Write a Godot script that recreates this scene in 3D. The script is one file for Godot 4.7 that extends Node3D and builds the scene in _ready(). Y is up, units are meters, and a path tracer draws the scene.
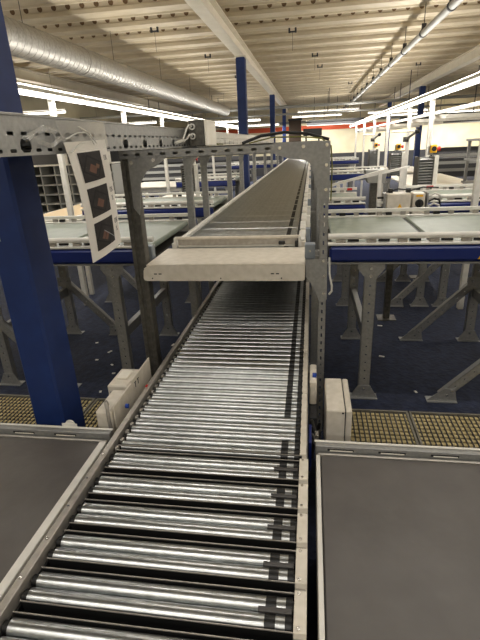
extends Node3D

# ---------------------------------------------------------------- mesh builder
class MB:
	var v := PackedVector3Array()
	var n := PackedVector3Array()
	var u := PackedVector2Array()
	var xf := Transform3D.IDENTITY
	func tri(a: Vector3, b: Vector3, c: Vector3, na: Vector3, nb: Vector3, nc: Vector3, ua := Vector2.ZERO, ub := Vector2.ZERO, uc := Vector2.ZERO) -> void:
		a = xf * a; b = xf * b; c = xf * c
		na = (xf.basis * na).normalized(); nb = (xf.basis * nb).normalized(); nc = (xf.basis * nc).normalized()
		if (b - a).cross(c - a).dot(na + nb + nc) > 0.0:
			v.append_array([a, c, b]); n.append_array([na, nc, nb]); u.append_array([ua, uc, ub])
		else:
			v.append_array([a, b, c]); n.append_array([na, nb, nc]); u.append_array([ua, ub, uc])
	func quad(a: Vector3, b: Vector3, c: Vector3, d: Vector3, nn: Vector3) -> void:
		tri(a, b, c, nn, nn, nn); tri(a, c, d, nn, nn, nn)
	func quad_out(a: Vector3, b: Vector3, c: Vector3, d: Vector3, mid: Vector3) -> void:
		var nn := (b - a).cross(c - a).normalized()
		if nn.dot((a + b + c + d) * 0.25 - mid) < 0.0: nn = -nn
		quad(a, b, c, d, nn)
	func box(c: Vector3, s: Vector3, ch := 0.0) -> MB:
		var h := s * 0.5
		if ch <= 0.0:
			for ax in 3:
				for sg in [-1.0, 1.0]:
					var nn := Vector3.ZERO; nn[ax] = sg
					var p := Vector3.ZERO; p[ax] = h[ax] * sg
					var e1 := Vector3.ZERO; e1[(ax + 1) % 3] = h[(ax + 1) % 3]
					var e2 := Vector3.ZERO; e2[(ax + 2) % 3] = h[(ax + 2) % 3]
					quad(c + p - e1 - e2, c + p + e1 - e2, c + p + e1 + e2, c + p - e1 + e2, nn)
			return self
		var k := minf(ch, minf(h.x, minf(h.y, h.z)) * 0.9)
		for ax in 3:
			var a1 := (ax + 1) % 3
			var a2 := (ax + 2) % 3
			for sg in [-1.0, 1.0]:
				var nn := Vector3.ZERO; nn[ax] = sg
				var p := Vector3.ZERO; p[ax] = h[ax] * sg
				var e1 := Vector3.ZERO; e1[a1] = h[a1] - k
				var e2 := Vector3.ZERO; e2[a2] = h[a2] - k
				quad(c + p - e1 - e2, c + p + e1 - e2, c + p + e1 + e2, c + p - e1 + e2, nn)
				for s2 in [-1.0, 1.0]:
					var l := Vector3.ZERO; l[a2] = h[a2] - k
					var q1 := Vector3.ZERO; q1[ax] = sg * h[ax]; q1[a1] = s2 * (h[a1] - k)
					var q2 := Vector3.ZERO; q2[ax] = sg * (h[ax] - k); q2[a1] = s2 * h[a1]
					var n2 := Vector3.ZERO; n2[ax] = sg; n2[a1] = s2
					quad(c + q1 - l, c + q1 + l, c + q2 + l, c + q2 - l, n2.normalized())
		for sx in [-1.0, 1.0]:
			for sy in [-1.0, 1.0]:
				for sz in [-1.0, 1.0]:
					var nn := Vector3(sx, sy, sz).normalized()
					tri(c + Vector3(sx * h.x, sy * (h.y - k), sz * (h.z - k)), c + Vector3(sx * (h.x - k), sy * h.y, sz * (h.z - k)), c + Vector3(sx * (h.x - k), sy * (h.y - k), sz * h.z), nn, nn, nn)
		return self
	# a box given by its corners
	func span(x0: float, x1: float, y0: float, y1: float, z0: float, z1: float, ch := 0.0) -> MB:
		return box(Vector3((x0 + x1) * 0.5, (y0 + y1) * 0.5, (z0 + z1) * 0.5), Vector3(absf(x1 - x0), absf(y1 - y0), absf(z1 - z0)), ch)
	func cyl(a: Vector3, b: Vector3, r: float, sides := 12, caps := true, r2 := -1.0) -> MB:
		if r2 < 0.0: r2 = r
		var d := (b - a).normalized()
		var e := d.cross(Vector3.UP if absf(d.y) < 0.9 else Vector3.RIGHT).normalized()
		var f := d.cross(e)
		for i in sides:
			var t0 := TAU * i / sides
			var t1 := TAU * (i + 1) / sides
			var n0 := e * cos(t0) + f * sin(t0)
			var n1 := e * cos(t1) + f * sin(t1)
			tri(a + n0 * r, a + n1 * r, b + n1 * r2, n0, n1, n1)
			tri(a + n0 * r, b + n1 * r2, b + n0 * r2, n0, n1, n0)
			if caps:
				tri(a, a + n0 * r, a + n1 * r, -d, -d, -d)
				tri(b, b + n0 * r2, b + n1 * r2, d, d, d)
		return self
	func tube(pts: Array, r: float, sides := 8) -> MB:
		for i in pts.size() - 1:
			cyl(pts[i], pts[i + 1], r, sides, i == 0 or i == pts.size() - 2)
			if i > 0: ball(pts[i], r, sides)
		return self
	func ball(c: Vector3, r: float, sides := 8) -> MB:
		var rows := maxi(4, sides / 2)
		for i in rows:
			for j in sides:
				var p := []
				for q in [[i, j], [i + 1, j], [i + 1, j + 1], [i, j + 1]]:
					var th: float = PI * q[0] / rows
					var ph: float = TAU * q[1] / sides
					p.append(Vector3(sin(th) * cos(ph), cos(th), sin(th) * sin(ph)))
				tri(c + p[0] * r, c + p[1] * r, c + p[2] * r, p[0], p[1], p[2])
				tri(c + p[0] * r, c + p[2] * r, c + p[3] * r, p[0], p[2], p[3])
		return self
	# flat polygon (x, y) extruded from z0 to z1
	func prism(poly: PackedVector2Array, z0: float, z1: float) -> MB:
		var idx := Geometry2D.triangulate_polygon(poly)
		for i in range(0, idx.size(), 3):
			for zz in [z0, z1]:
				var nn := Vector3(0, 0, 1 if zz == maxf(z0, z1) else -1)
				tri(Vector3(poly[idx[i]].x, poly[idx[i]].y, zz), Vector3(poly[idx[i + 1]].x, poly[idx[i + 1]].y, zz), Vector3(poly[idx[i + 2]].x, poly[idx[i + 2]].y, zz), nn, nn, nn)
		var ccw := not Geometry2D.is_polygon_clockwise(poly)
		for i in poly.size():
			var a := poly[i]
			var b := poly[(i + 1) % poly.size()]
			var e := (b - a).normalized()
			var nn := Vector3(e.y, -e.x, 0)
			if ccw != (signed_area(poly) > 0.0): nn = nn
			if signed_area(poly) < 0.0: nn = -nn
			quad(Vector3(a.x, a.y, z0), Vector3(b.x, b.y, z0), Vector3(b.x, b.y, z1), Vector3(a.x, a.y, z1), nn)
		return self
	func signed_area(poly: PackedVector2Array) -> float:
		var s := 0.0
		for i in poly.size():
			var a := poly[i]
			var b := poly[(i + 1) % poly.size()]
			s += a.x * b.y - b.x * a.y
		return s
	# a sheet of metal in the xy plane with one eight-sided hole in it; faces at z = 0 and z = -t
	func holed(x0: float, x1: float, y0: float, y1: float, hw: float, hh: float, cut: float, t: float) -> MB:
		var c := Vector2((x0 + x1) * 0.5, (y0 + y1) * 0.5)
		var k := cut
		var inn := [Vector2(hw, hh - k), Vector2(hw - k, hh), Vector2(-hw + k, hh), Vector2(-hw, hh - k), Vector2(-hw, -hh + k), Vector2(-hw + k, -hh), Vector2(hw - k, -hh), Vector2(hw, -hh + k)]
		var w := (x1 - x0) * 0.5
		var h := (y1 - y0) * 0.5
		var outp := [Vector2(w, h), Vector2(w, h), Vector2(-w, h), Vector2(-w, h), Vector2(-w, -h), Vector2(-w, -h), Vector2(w, -h), Vector2(w, -h)]
		for i in 8:
			var j := (i + 1) % 8
			for zz in [0.0, -t]:
				var nn := Vector3(0, 0, 1 if zz == 0.0 else -1)
				var a := _p(c + inn[i], zz); var b := _p(c + inn[j], zz)
				var oa := _p(c + outp[i], zz); var ob := _p(c + outp[j], zz)
				tri(a, b, oa, nn, nn, nn)
				if outp[i] != outp[j]: tri(b, ob, oa, nn, nn, nn)
			var m: Vector2 = (inn[i] + inn[j]) * 0.5
			var n3 := Vector3(-m.x, -m.y, 0).normalized()
			quad(_p(c + inn[i], 0), _p(c + inn[j], 0), _p(c + inn[j], -t), _p(c + inn[i], -t), n3)
		return self
	func _p(q: Vector2, zz: float) -> Vector3: return Vector3(q.x, q.y, zz)
	func mesh() -> ArrayMesh:
		var arr := []
		arr.resize(Mesh.ARRAY_MAX)
		arr[Mesh.ARRAY_VERTEX] = v; arr[Mesh.ARRAY_NORMAL] = n; arr[Mesh.ARRAY_TEX_UV] = u
		var m := ArrayMesh.new()
		m.add_surface_from_arrays(Mesh.PRIMITIVE_TRIANGLES, arr)
		return m

# ---------------------------------------------------------------- scene helpers
var M := {}
var used := {}
var rng := RandomNumberGenerator.new()

func numbered(called: String) -> String:
	if not used.has(called):
		used[called] = 0
		return called
	used[called] += 1
	return "%s_%03d" % [called, used[called]]

func thing(called: String, label: String, category: String, at := Vector3.ZERO, group := "") -> Node3D:
	var o := Node3D.new()
	o.name = numbered(called)
	add_child(o)
	o.position = at
	o.set_meta("label", label); o.set_meta("category", category)
	if group != "": o.set_meta("group", group)
	return o

func obj(called: String, mesh: Mesh, m: Material, parent: Node3D, at := Vector3.ZERO) -> MeshInstance3D:
	var o := MeshInstance3D.new()
	o.name = called
	o.mesh = mesh
	o.material_override = m
	o.cast_shadow = GeometryInstance3D.SHADOW_CASTING_SETTING_ON
	parent.add_child(o, true)
	o.position = at
	return o

# a part whose mesh is given in world coordinates
func part(called: String, b: MB, m: Material, parent: Node3D) -> MeshInstance3D:
	var o := obj(called, b.mesh(), m, parent)
	var off := Vector3.ZERO
	var p: Node = parent
	while p != self and p is Node3D:
		off += (p as Node3D).position
		p = p.get_parent()
	o.position = -off
	return o

func solo(called: String, b: MB, m: Material, label: String, category: String, group := "") -> MeshInstance3D:
	var o := part(numbered(called), b, m, self)
	o.set_meta("label", label); o.set_meta("category", category)
	if group != "": o.set_meta("group", group)
	return o

func structure(called: String, b: MB, m: Material, label: String) -> MeshInstance3D:
	var o := part(called, b, m, self)
	o.set_meta("kind", "structure"); o.set_meta("label", label)
	return o

func mat(color: Color, rough := 0.5, metal := 0.0) -> StandardMaterial3D:
	var m := StandardMaterial3D.new()
	m.albedo_color = color; m.roughness = rough; m.metallic = metal
	return m

func noise_image(sd: int, freq: float, a: Color, b: Color, size := 256, kind := FastNoiseLite.TYPE_SIMPLEX_SMOOTH, oct := 4, sx := 1.0) -> Image:
	var f := FastNoiseLite.new()
	f.seed = sd; f.frequency = freq; f.noise_type = kind; f.fractal_octaves = oct
	var src := f.get_seamless_image(size, size)
	var img := Image.create(size, size, true, Image.FORMAT_RGB8)
	for y in size:
		for x in size:
			var t := src.get_pixel(int(x * sx) % size, y).r
			img.set_pixel(x, y, a.lerp(b, t))
	img.generate_mipmaps()
	return img

func textured(sd: int, freq: float, a: Color, b: Color, rough: float, metal: float, scale: float, relief := 0.0, kind := FastNoiseLite.TYPE_SIMPLEX_SMOOTH) -> StandardMaterial3D:
	var m := mat(Color.WHITE, rough, metal)
	m.albedo_texture = ImageTexture.create_from_image(noise_image(sd, freq, a, b, 256, kind))
	m.uv1_triplanar = true; m.uv1_world_triplanar = true
	m.uv1_scale = Vector3.ONE * scale
	if relief > 0.0:
		var h := noise_image(sd + 7, freq * 2.0, Color.BLACK, Color.WHITE, 256, kind)
		h.bump_map_to_normal_map(relief)
		m.normal_enabled = true
		m.normal_texture = ImageTexture.create_from_image(h)
	return m

func emit(color: Color, energy: float) -> StandardMaterial3D:
	var m := mat(color, 0.6)
	m.emission_enabled = true; m.emission = color; m.emission_energy_multiplier = energy
	return m

func make_materials() -> void:
	M.carpet = textured(3, 0.03, Color(0.075, 0.10, 0.175), Color(0.14, 0.175, 0.27), 0.95, 0.0, 1.3, 1.5)
	M.galv = textured(5, 0.035, Color(0.55, 0.55, 0.545), Color(0.62, 0.62, 0.61), 0.46, 0.55, 4.0)
	M.galv_dark = textured(6, 0.03, Color(0.30, 0.29, 0.27), Color(0.42, 0.41, 0.38), 0.5, 0.5, 3.0)
	M.zinc = textured(8, 0.02, Color(0.66, 0.67, 0.67), Color(0.79, 0.80, 0.80), 0.31, 1.0, 4.0)
	M.duct = textured(10, 0.05, Color(0.60, 0.59, 0.57), Color(0.74, 0.73, 0.70), 0.5, 0.75, 2.0, 0.4)
	M.alu = textured(11, 0.02, Color(0.62, 0.60, 0.57), Color(0.72, 0.70, 0.67), 0.42, 0.6, 4.0)
	M.cream_paint = textured(12, 0.02, Color(0.80, 0.77, 0.71), Color(0.87, 0.84, 0.79), 0.5, 0.0, 3.0)
	M.white = textured(13, 0.02, Color(0.82, 0.81, 0.78), Color(0.89, 0.88, 0.85), 0.45, 0.0, 2.0)
	M.desk = textured(14, 0.01, Color(0.90, 0.87, 0.80), Color(0.95, 0.94, 0.91), 0.4, 0.0, 1.0)
	M.black = mat(Color(0.02, 0.02, 0.02), 0.6)
	M.rubber = mat(Color(0.035, 0.034, 0.033), 0.45)
	M.dark_bar = mat(Color(0.26, 0.25, 0.245), 0.45, 0.2)
	M.belt = textured(15, 0.012, Color(0.315, 0.30, 0.29), Color(0.36, 0.345, 0.335), 0.42, 0.0, 1.5, 0.5)
	M.green_belt = textured(16, 0.015, Color(0.46, 0.50, 0.455), Color(0.53, 0.565, 0.52), 0.45, 0.0, 1.5)
	M.blue = textured(17, 0.015, Color(0.06, 0.155, 0.36), Color(0.08, 0.185, 0.41), 0.6, 0.0, 2.0)
	M.blue_tube = mat(Color(0.055, 0.135, 0.40), 0.35)
	M.deck = textured(18, 0.012, Color(0.74, 0.69, 0.59), Color(0.82, 0.77, 0.67), 0.55, 0.0, 0.8)
	M.beam = textured(19, 0.015, Color(0.89, 0.86, 0.79), Color(0.93, 0.90, 0.84), 0.5, 0.0, 1.0)
	M.hole = mat(Color(0.42, 0.33, 0.23), 0.9)
	M.wall = textured(20, 0.01, Color(0.86, 0.82, 0.69), Color(0.91, 0.875, 0.76), 0.7, 0.0, 0.5)
	M.grating = textured(21, 0.03, Color(0.66, 0.60, 0.42), Color(0.82, 0.75, 0.55), 0.6, 0.0, 3.0)
	M.grating_frame = mat(Color(0.52, 0.50, 0.45), 0.55, 0.4)
	M.pit = textured(22, 0.02, Color(0.50, 0.48, 0.45), Color(0.58, 0.56, 0.52), 0.9, 0.0, 1.0)
	M.yellow = mat(Color(0.93, 0.70, 0.06), 0.45)
	M.red = mat(Color(0.80, 0.10, 0.05), 0.4)
	M.orange = mat(Color(0.80, 0.32, 0.16), 0.6)
	M.bolt = mat(Color(0.85, 0.84, 0.82), 0.25, 0.9)
	M.cable = mat(Color(0.82, 0.81, 0.78), 0.5)
	M.cable_dark = mat(Color(0.05, 0.05, 0.05), 0.5)
	M.cable_green = mat(Color(0.42, 0.42, 0.16), 0.5)
	M.grey_box = mat(Color(0.52, 0.55, 0.58), 0.45, 0.2)
	M.machine = mat(Color(0.20, 0.20, 0.21), 0.6)
	M.shelf = mat(Color(0.62, 0.62, 0.60), 0.5, 0.2)
	M.binder_blue = mat(Color(0.08, 0.13, 0.35), 0.5)
	M.paper = mat(Color(0.90, 0.88, 0.85), 0.5)
	M.connector = mat(Color(0.10, 0.25, 0.60), 0.4)
	M.lamp = emit(Color(1.0, 0.98, 0.94), LAMP_GLOW)
	M.sleeve = mat(Color(0.93, 0.93, 0.91, 0.035), 0.2)
	M.sleeve.transparency = BaseMaterial3D.TRANSPARENCY_ALPHA
	M.print_ink = mat(Color(0.30, 0.26, 0.27), 0.6)

const LAMP_GLOW := 3.0
const LAMP_LIGHT := 3.2

# ---------------------------------------------------------------- _ready
func _ready() -> void:
	rng.seed = 4711
	var cam := Camera3D.new()
	cam.name = "camera"
	add_child(cam)
	cam.transform = Transform3D(Basis(Vector3(0.98829, -0.04406, -0.14612), Vector3(-0.01280, 0.93011, -0.36705), Vector3(0.15208, 0.36462, 0.91865)).orthonormalized(), Vector3(0, 1.75, 0))
	cam.fov = 70.99
	cam.near = 0.02; cam.far = 120.0
	cam.current = true
	var env := Environment.new()
	env.background_mode = Environment.BG_COLOR
	env.background_color = Color.BLACK
	env.tonemap_mode = Environment.TONE_MAPPER_LINEAR
	env.tonemap_exposure = 1.65
	env.sdfgi_enabled = true; env.ssao_enabled = true; env.ssil_enabled = true
	var we := WorldEnvironment.new()
	we.name = "world_environment"
	we.environment = env
	add_child(we)
	make_materials()
	build_lamps()
	build_shell()
	build_ceiling()
	build_lower_conveyor()
	build_upper_conveyor()
	build_near_belts()
	build_cross_conveyors()
	build_portals()
	build_tray()
	build_columns()
	build_gratings()
	build_duct_and_pipe()
	build_light_frames()
	build_small_boxes()
	build_stations()
	build_background()

# ---------------------------------------------------------------- lamps
# one linear luminaire: housing, glowing tube and the light it gives
func luminaire(a: Vector3, b: Vector3, label: String, group: String, power := 1.0, up := 0.0, wired := false) -> void:
	var mid := (a + b) * 0.5
	var ln := a.distance_to(b)
	var along_z := absf(a.z - b.z) > absf(a.x - b.x)
	var t := thing("linear_luminaire", label, "lamp", mid, group)
	var hs := Vector3(0.07, 0.035, ln) if along_z else Vector3(ln, 0.035, 0.07)
	obj("housing", MB.new().box(Vector3(0, 0.04, 0), hs, 0.004).mesh(), M.white, t)
	var ts := Vector3(0.05, 0.04, ln - 0.04) if along_z else Vector3(ln - 0.04, 0.04, 0.05)
	obj("diffuser", MB.new().box(Vector3(0, 0.002, 0), ts, 0.008).mesh(), M.lamp, t)
	var l := AreaLight3D.new()
	l.name = "lamp_light"
	l.area_size = Vector2(0.05 if along_z else ln - 0.04, ln - 0.04 if along_z else 0.05)
	l.light_color = Color(1.0, 0.98, 0.95)
	l.light_energy = LAMP_LIGHT * power
	l.area_range = 40.0
	l.shadow_enabled = true
	t.add_child(l)
	l.position = Vector3(0, -0.024, 0)
	l.rotation_degrees = Vector3(-90, 0, 0)
	if up > 0.0:
		# glow and light added on top to brighten the ceiling, plus two wires
		obj("added_up_glow", MB.new().box(Vector3(0, 0.0585, 0), (ts * Vector3(0.7, 0.15, 1) if along_z else ts * Vector3(1, 0.15, 0.7)), 0.001).mesh(), M.lamp, t)
		var l2: AreaLight3D = l.duplicate()
		l2.light_energy = l.light_energy * up
		t.add_child(l2)
		l2.name = "added_up_light"
		l2.position = Vector3(0, 0.066, 0)
		l2.rotation_degrees = Vector3(90, 0, 0)
		for s in [-0.4, 0.4] if wired or mid.y > 2.4 else []:
			var o: Vector3 = (Vector3(0, 0, ln) if along_z else Vector3(ln, 0, 0)) * s
			obj("hanger_wire", MB.new().cyl(o + Vector3(0, 0.05, 0), o + Vector3(0, 3.742 - mid.y, 0), 0.003, 6).mesh(), M.galv_dark, t)

const NTH := ["first", "second", "third", "fourth", "fifth", "sixth", "seventh", "eighth", "ninth"]

func build_lamps() -> void:
	for k in 9:
		var z := -4.15 - 1.75 * k
		luminaire(Vector3(1.5235, 2.20, z), Vector3(1.5235, 2.20, z - 1.7), NTH[k] + " linear luminaire of the emergency stop frame, counted from the blue tubed conveyor", "lamps in the emergency stop frame", 0.28, 1.2)
	for k in 9:
		var z := -3.75 - 1.75 * k
		luminaire(Vector3(-2.6085, 2.275, z), Vector3(-2.6085, 2.275, z - 1.7), NTH[k] + " linear luminaire of the frame below the duct, counted from the blue column", "lamps in the frame below the duct", 0.28, 0.6)
	var far_spots := [[-4.5, -2.0, 2.60, -19.5], [-0.6, 1.9, 2.84, -20.5], [2.4, 4.9, 2.75, -22.0], [-4.0, -1.5, 2.52, -23.0], [-8.0, -5.5, 2.6, -17.0], [5.0, 7.5, 2.7, -14.0], [-8.0, -5.5, 2.6, -10.5], [5.0, 7.5, 2.7, -6.0], [3.4, 5.9, 2.75, -25.3], [6.1, 8.6, 2.75, -25.3], [-1.0, 1.5, 2.9, -25.3]]  # the last three are added to brighten the far wall
	var far_names := ["before the dark conveyor bank under the duct", "above the end of the raised conveyor", "behind the lamp frame by the far blue column", "between the duct and the brown shaft", "in the far corner behind the duct", "beyond the blue column behind the lamp frame", "beyond the pigeonhole shelf", "beyond the crate rack", "added to brighten the cream far wall by the overhead monorail", "added to brighten the far corner of the cream wall", "added to brighten the far wall above the vent box"]
	for k in far_spots.size():
		var a: Array = far_spots[k]
		luminaire(Vector3(a[0], a[2], a[3]), Vector3(a[1], a[2], a[3]), "linear luminaire hung crosswise " + far_names[k], "crosswise far lamps", 3.0, 0.05)
	# the same lamps go on over the place where the photograph was taken
	for a in [[-2.6, 0.8], [0.2, 0.8], [-2.6, 2.4], [0.2, 2.4], [3.0, 0.8], [-5.9, 0.8]]:
		luminaire(Vector3(a[0], 3.0, a[1]), Vector3(a[0] + 2.4, 3.0, a[1]), "linear luminaire hung crosswise over the near belts", "lamps over the near belts", 0.55, 0.12)
	for a in [[-2.6, -2.7], [0.2, -2.7]]:
		luminaire(Vector3(a[0], 3.0, a[1]), Vector3(a[0] + 2.4, 3.0, a[1]), "linear luminaire hung crosswise over the cream end cover", "lamps over the end cover", 0.30, 0.3)
	# unseen rows added on both sides to brighten the ceiling
	for k in 5:
		luminaire(Vector3(5.6, 2.20, -2.5 - 2.2 * k), Vector3(5.6, 2.20, -4.2 - 2.2 * k), "added unseen luminaire lighting the ceiling from beyond the crate rack", "added ceiling lights beyond the crate rack", 0.4, 2.3, true)
	for k in 4:
		luminaire(Vector3(-6.9, 2.20, -1.5 - 2.0 * k), Vector3(-6.9, 2.20, -3.2 - 2.0 * k), "added unseen luminaire lighting the ceiling from beyond the pigeonhole shelf", "added ceiling lights beyond the pigeonhole shelf", 0.4, 2.3, true)

# ---------------------------------------------------------------- shell
const RIB := 0.8
const XL := -9.0
const XR := 9.0
const ZF := -27.0
const ZN := 4.0

func build_shell() -> void:
	# floor with an opening for each grating
	structure("floor", MB.new().span(XL, XR, -0.2, 0, ZF, -2.76).span(XL, XR, -0.2, 0, -1.2, ZN).span(XL, -2.5, -0.2, 0, -2.76, -1.2).span(1.75, XR, -0.2, 0, -2.76, -1.2).span(-0.98, 0.1, -0.2, 0, -2.76, -1.2), M.carpet, "dark blue carpet floor with scattered scraps")
	structure("floor_pit", MB.new().span(-2.6, 1.85, -0.5, -0.4, -2.9, -1.0), M.pit, "concrete ground under the floor gratings")
	var wf := structure("wall_far", MB.new().span(XL, XR, 0, 3.9, ZF - 0.2, ZF), M.wall, "cream far wall of the hall")
	structure("wall_left", MB.new().span(XL - 0.2, XL, -0.2, 3.9, ZF, ZN), M.wall, "cream left wall of the hall")
	structure("wall_right", MB.new().span(XR, XR + 0.2, -0.2, 3.9, ZF, ZN), M.wall, "cream right wall of the hall")
	structure("wall_near", MB.new().span(XL, XR, -0.2, 3.9, ZN, ZN + 0.2), M.wall, "cream near wall of the hall")
	part("stripe", MB.new().span(XL, XR, 2.28, 2.52, ZF, ZF + 0.03), M.orange, wf).set_meta("label", "orange stripe along the wall")
	part("skirting", MB.new().span(XL, XR, 0, 1.05, ZF, ZF + 0.04), M.machine, wf)

func build_ceiling() -> void:
	var c := structure("ceiling", MB.new().span(XL, XR, 3.74, 3.90, ZF, ZN), M.deck, "beige trapezoidal metal deck ceiling with deep ribs")
	var prof := PackedVector2Array([Vector2(-0.25, 0.30), Vector2(-0.16, 0.05), Vector2(-0.185, 0.05), Vector2(-0.185, 0.0), Vector2(-0.16, 0.0), Vector2(-0.15, 0.022), Vector2(0.15, 0.022), Vector2(0.16, 0.0), Vector2(0.185, 0.0), Vector2(0.185, 0.05), Vector2(0.16, 0.05), Vector2(0.25, 0.30)])
	var rib := MB.new()
	rib.xf = Transform3D(Basis(Vector3(0, 0, -1), Vector3.UP, Vector3.RIGHT), Vector3.ZERO)
	rib.prism(prof, XL, XR)
	var ribmesh := rib.mesh()
	var dots := MB.new()
	var z := 3.6
	var slope := atan2(0.25, 0.09)
	while z > ZF + 0.3:
		obj("deck_rib", ribmesh, M.deck, c, Vector3(0, 3.44, z))
		if z < -3.0 and z > -9.0:
			var x := -7.0
			while x < 6.0:
				var n := Vector3(0, -cos(slope), sin(slope))
				var ctr := Vector3(x, 3.44 + 0.098, z + 0.16 + 0.0173)
				dots.cyl(ctr - n * 0.004, ctr + n * 0.003, 0.036, 8)
				x += 0.2
		z -= RIB
	var d := part("perforation", dots, M.hole, c)
	d.set_meta("kind", "stuff")
	# beams
	for bx in [-1.29, 3.46, -6.1]:
		var lab := "steel beam" if bx < 3.0 else "steel beam over the right hand columns"
		var b := MB.new()
		b.span(bx - 0.085, bx + 0.085, 3.22, 3.235, ZF, ZN).span(bx - 0.01, bx + 0.01, 3.235, 3.42, ZF, ZN).span(bx - 0.085, bx + 0.085, 3.42, 3.438, ZF, ZN)
		part("ceiling_beam", b, M.beam, c).set_meta("label", "white painted " + lab)

# ---------------------------------------------------------------- roller conveyors
func roller_meshes(w: float) -> Dictionary:
	return {
		tube = MB.new().cyl(Vector3(-w * 0.5, 0, 0), Vector3(w * 0.5, 0, 0), 0.025, 20).mesh(),
		hub_l = MB.new().cyl(Vector3(-w * 0.5 - 0.022, 0, 0), Vector3(-w * 0.5, 0, 0), 0.017, 10).mesh(),
		hub_r = MB.new().cyl(Vector3(w * 0.5, 0, 0), Vector3(w * 0.5 + 0.008, 0, 0), 0.018, 10).mesh(),
		sleeve = MB.new().cyl(Vector3(w * 0.5 - 0.074, 0, 0), Vector3(w * 0.5 - 0.044, 0, 0), 0.0262, 20).mesh(),
		ring = MB.new().cyl(Vector3(w * 0.5 - 0.018, 0, 0), Vector3(w * 0.5, 0, 0), 0.0262, 20).mesh(),
	}

func build_lower_conveyor() -> void:
	var t := thing("roller_conveyor", "low roller conveyor of shiny zinc rollers passing under the white end cover", "conveyor", Vector3(-0.43, 0, -1.5))
	var x0 := -0.862
	var x1 := 0.004
	# left side: rail with a white top edge, inner step that holds the axle ends
	part("side_rail", MB.new().span(x0, x0 + 0.026, 0.40, 0.562, -5.2, 0.5, 0.002), M.alu, t)
	part("side_rail", MB.new().span(x1 - 0.034, x1 - 0.004, 0.40, 0.530, -5.2, 0.5, 0.002), M.alu, t)
	part("inner_ledge", MB.new().span(x0 + 0.026, x0 + 0.034, 0.42, 0.515, -5.2, 0.5).span(x1 - 0.042, x1 - 0.034, 0.42, 0.515, -5.2, 0.5), M.black, t)
	part("under_pan", MB.new().span(x0 + 0.03, x1 - 0.04, 0.44, 0.446, -5.2, 0.5), M.black, t)
	# legs
	for z in [-0.5, -1.9, -3.4, -4.9]:
		for x in [x0 + 0.03, x1 - 0.06]:
			part("leg", MB.new().span(x - 0.03, x + 0.03, 0, 0.41, z - 0.03, z + 0.03, 0.003), M.galv_dark, t)
	var rl := x0 + 0.055
	var rr := x1 - 0.040
	var w := rr - rl
	var rm := roller_meshes(w)
	var cx := (rl + rr) * 0.5
	var zs := []
	var gaps := []
	var g := -1.512
	for k in 13:
		gaps.append(g + 0.145 * k)
		zs.append(g + 0.145 * k + 0.0725 - 0.0262)
		zs.append(g + 0.145 * k + 0.0725 + 0.0262)
	var z := -1.548
	while z > -4.6:
		zs.append(z)
		z -= 0.0595
	var base := t.position
	var i := 0
	for zz in zs:
		var r := obj("roller", rm.tube, M.zinc, t, Vector3(cx, 0.525, zz) - base)
		obj("axle_hub", rm.hub_l, M.black, r)
		obj("axle_hub", rm.hub_r, M.black, r)
		obj("end_ring", rm.ring, M.rubber, r)
		if zz < -1.80 or zz > -1.62: obj("drive_sleeve", rm.sleeve, M.rubber, r)
		i += 1
	# dark cross channel with two bright edges between the roller pairs
	var ch := MB.new().span(rl - 0.008, rr + 0.014, -0.05, -0.045, -0.018, 0.018).span(rl - 0.008, rr + 0.014, -0.045, 0.004, -0.018, -0.0165).span(rl - 0.008, rr + 0.014, -0.045, 0.004, 0.0165, 0.018).mesh()
	var lip := MB.new().span(rl - 0.012, rr + 0.016, 0.004, 0.008, -0.0012, 0.0012).mesh()
	var finger := MB.new().span(-0.13, -0.036, 0.0, 0.016, -0.0075, 0.0075, 0.002).mesh()
	for gz in gaps:
		var c := obj("cross_channel", ch, M.black, t, Vector3(0, 0.54, gz) - base)
		for s in [-1.0, 1.0]: obj("channel_lip", lip, M.alu, c, Vector3(0, 0.0, 0.0165 * s))
		obj("guide_finger", finger, M.dark_bar, t, Vector3(0, 0.534, gz + 0.0725) - base)
		# white plate on the right rail
		var pl := MB.new().span(-0.031, 0.004, 0.40, 0.554, -0.062, 0.060, 0.002).mesh()
		var p := obj("side_plate", pl, M.cream_paint, t, Vector3(0, 0, gz + 0.0725) - base)
		for s in [-0.05, 0.05]:
			obj("bolt", bolt_up(), M.bolt, p, Vector3(-0.018, 0.554, s))
	# bolts on the left rail
	var bu := bolt_up()
	for k in 16: obj("bolt", bu, M.bolt, t, Vector3(x0 + 0.013, 0.562, -1.44 + 0.145 * k) - base)
	# white retaining clips along the dense part
	var clip := MB.new().span(-0.031, -0.005, 0.40, 0.552, -0.24, 0.24, 0.002).mesh()
	for k in 5: obj("side_plate", clip, M.cream_paint, t, Vector3(0, 0, -1.77 - 0.49 * k) - base)
	var tooth := MB.new().box(Vector3.ZERO, Vector3(0.014, 0.02, 0.022), 0.002).mesh()
	for k in 40:
		obj("axle_clip", tooth, M.black, t, Vector3(-0.0345, 0.542, -1.548 - 0.0595 * k) - base)
		obj("axle_clip", tooth, M.alu, t, Vector3(x0 + 0.040, 0.535, -1.518 - 0.0595 * k) - base)

func bolt_up() -> Mesh:
	return MB.new().cyl(Vector3.ZERO, Vector3(0, 0.004, 0), 0.005, 8).mesh()

func bolt_front() -> Mesh:
	return MB.new().cyl(Vector3.ZERO, Vector3(0, 0, 0.008), 0.0095, 6).mesh()

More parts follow.
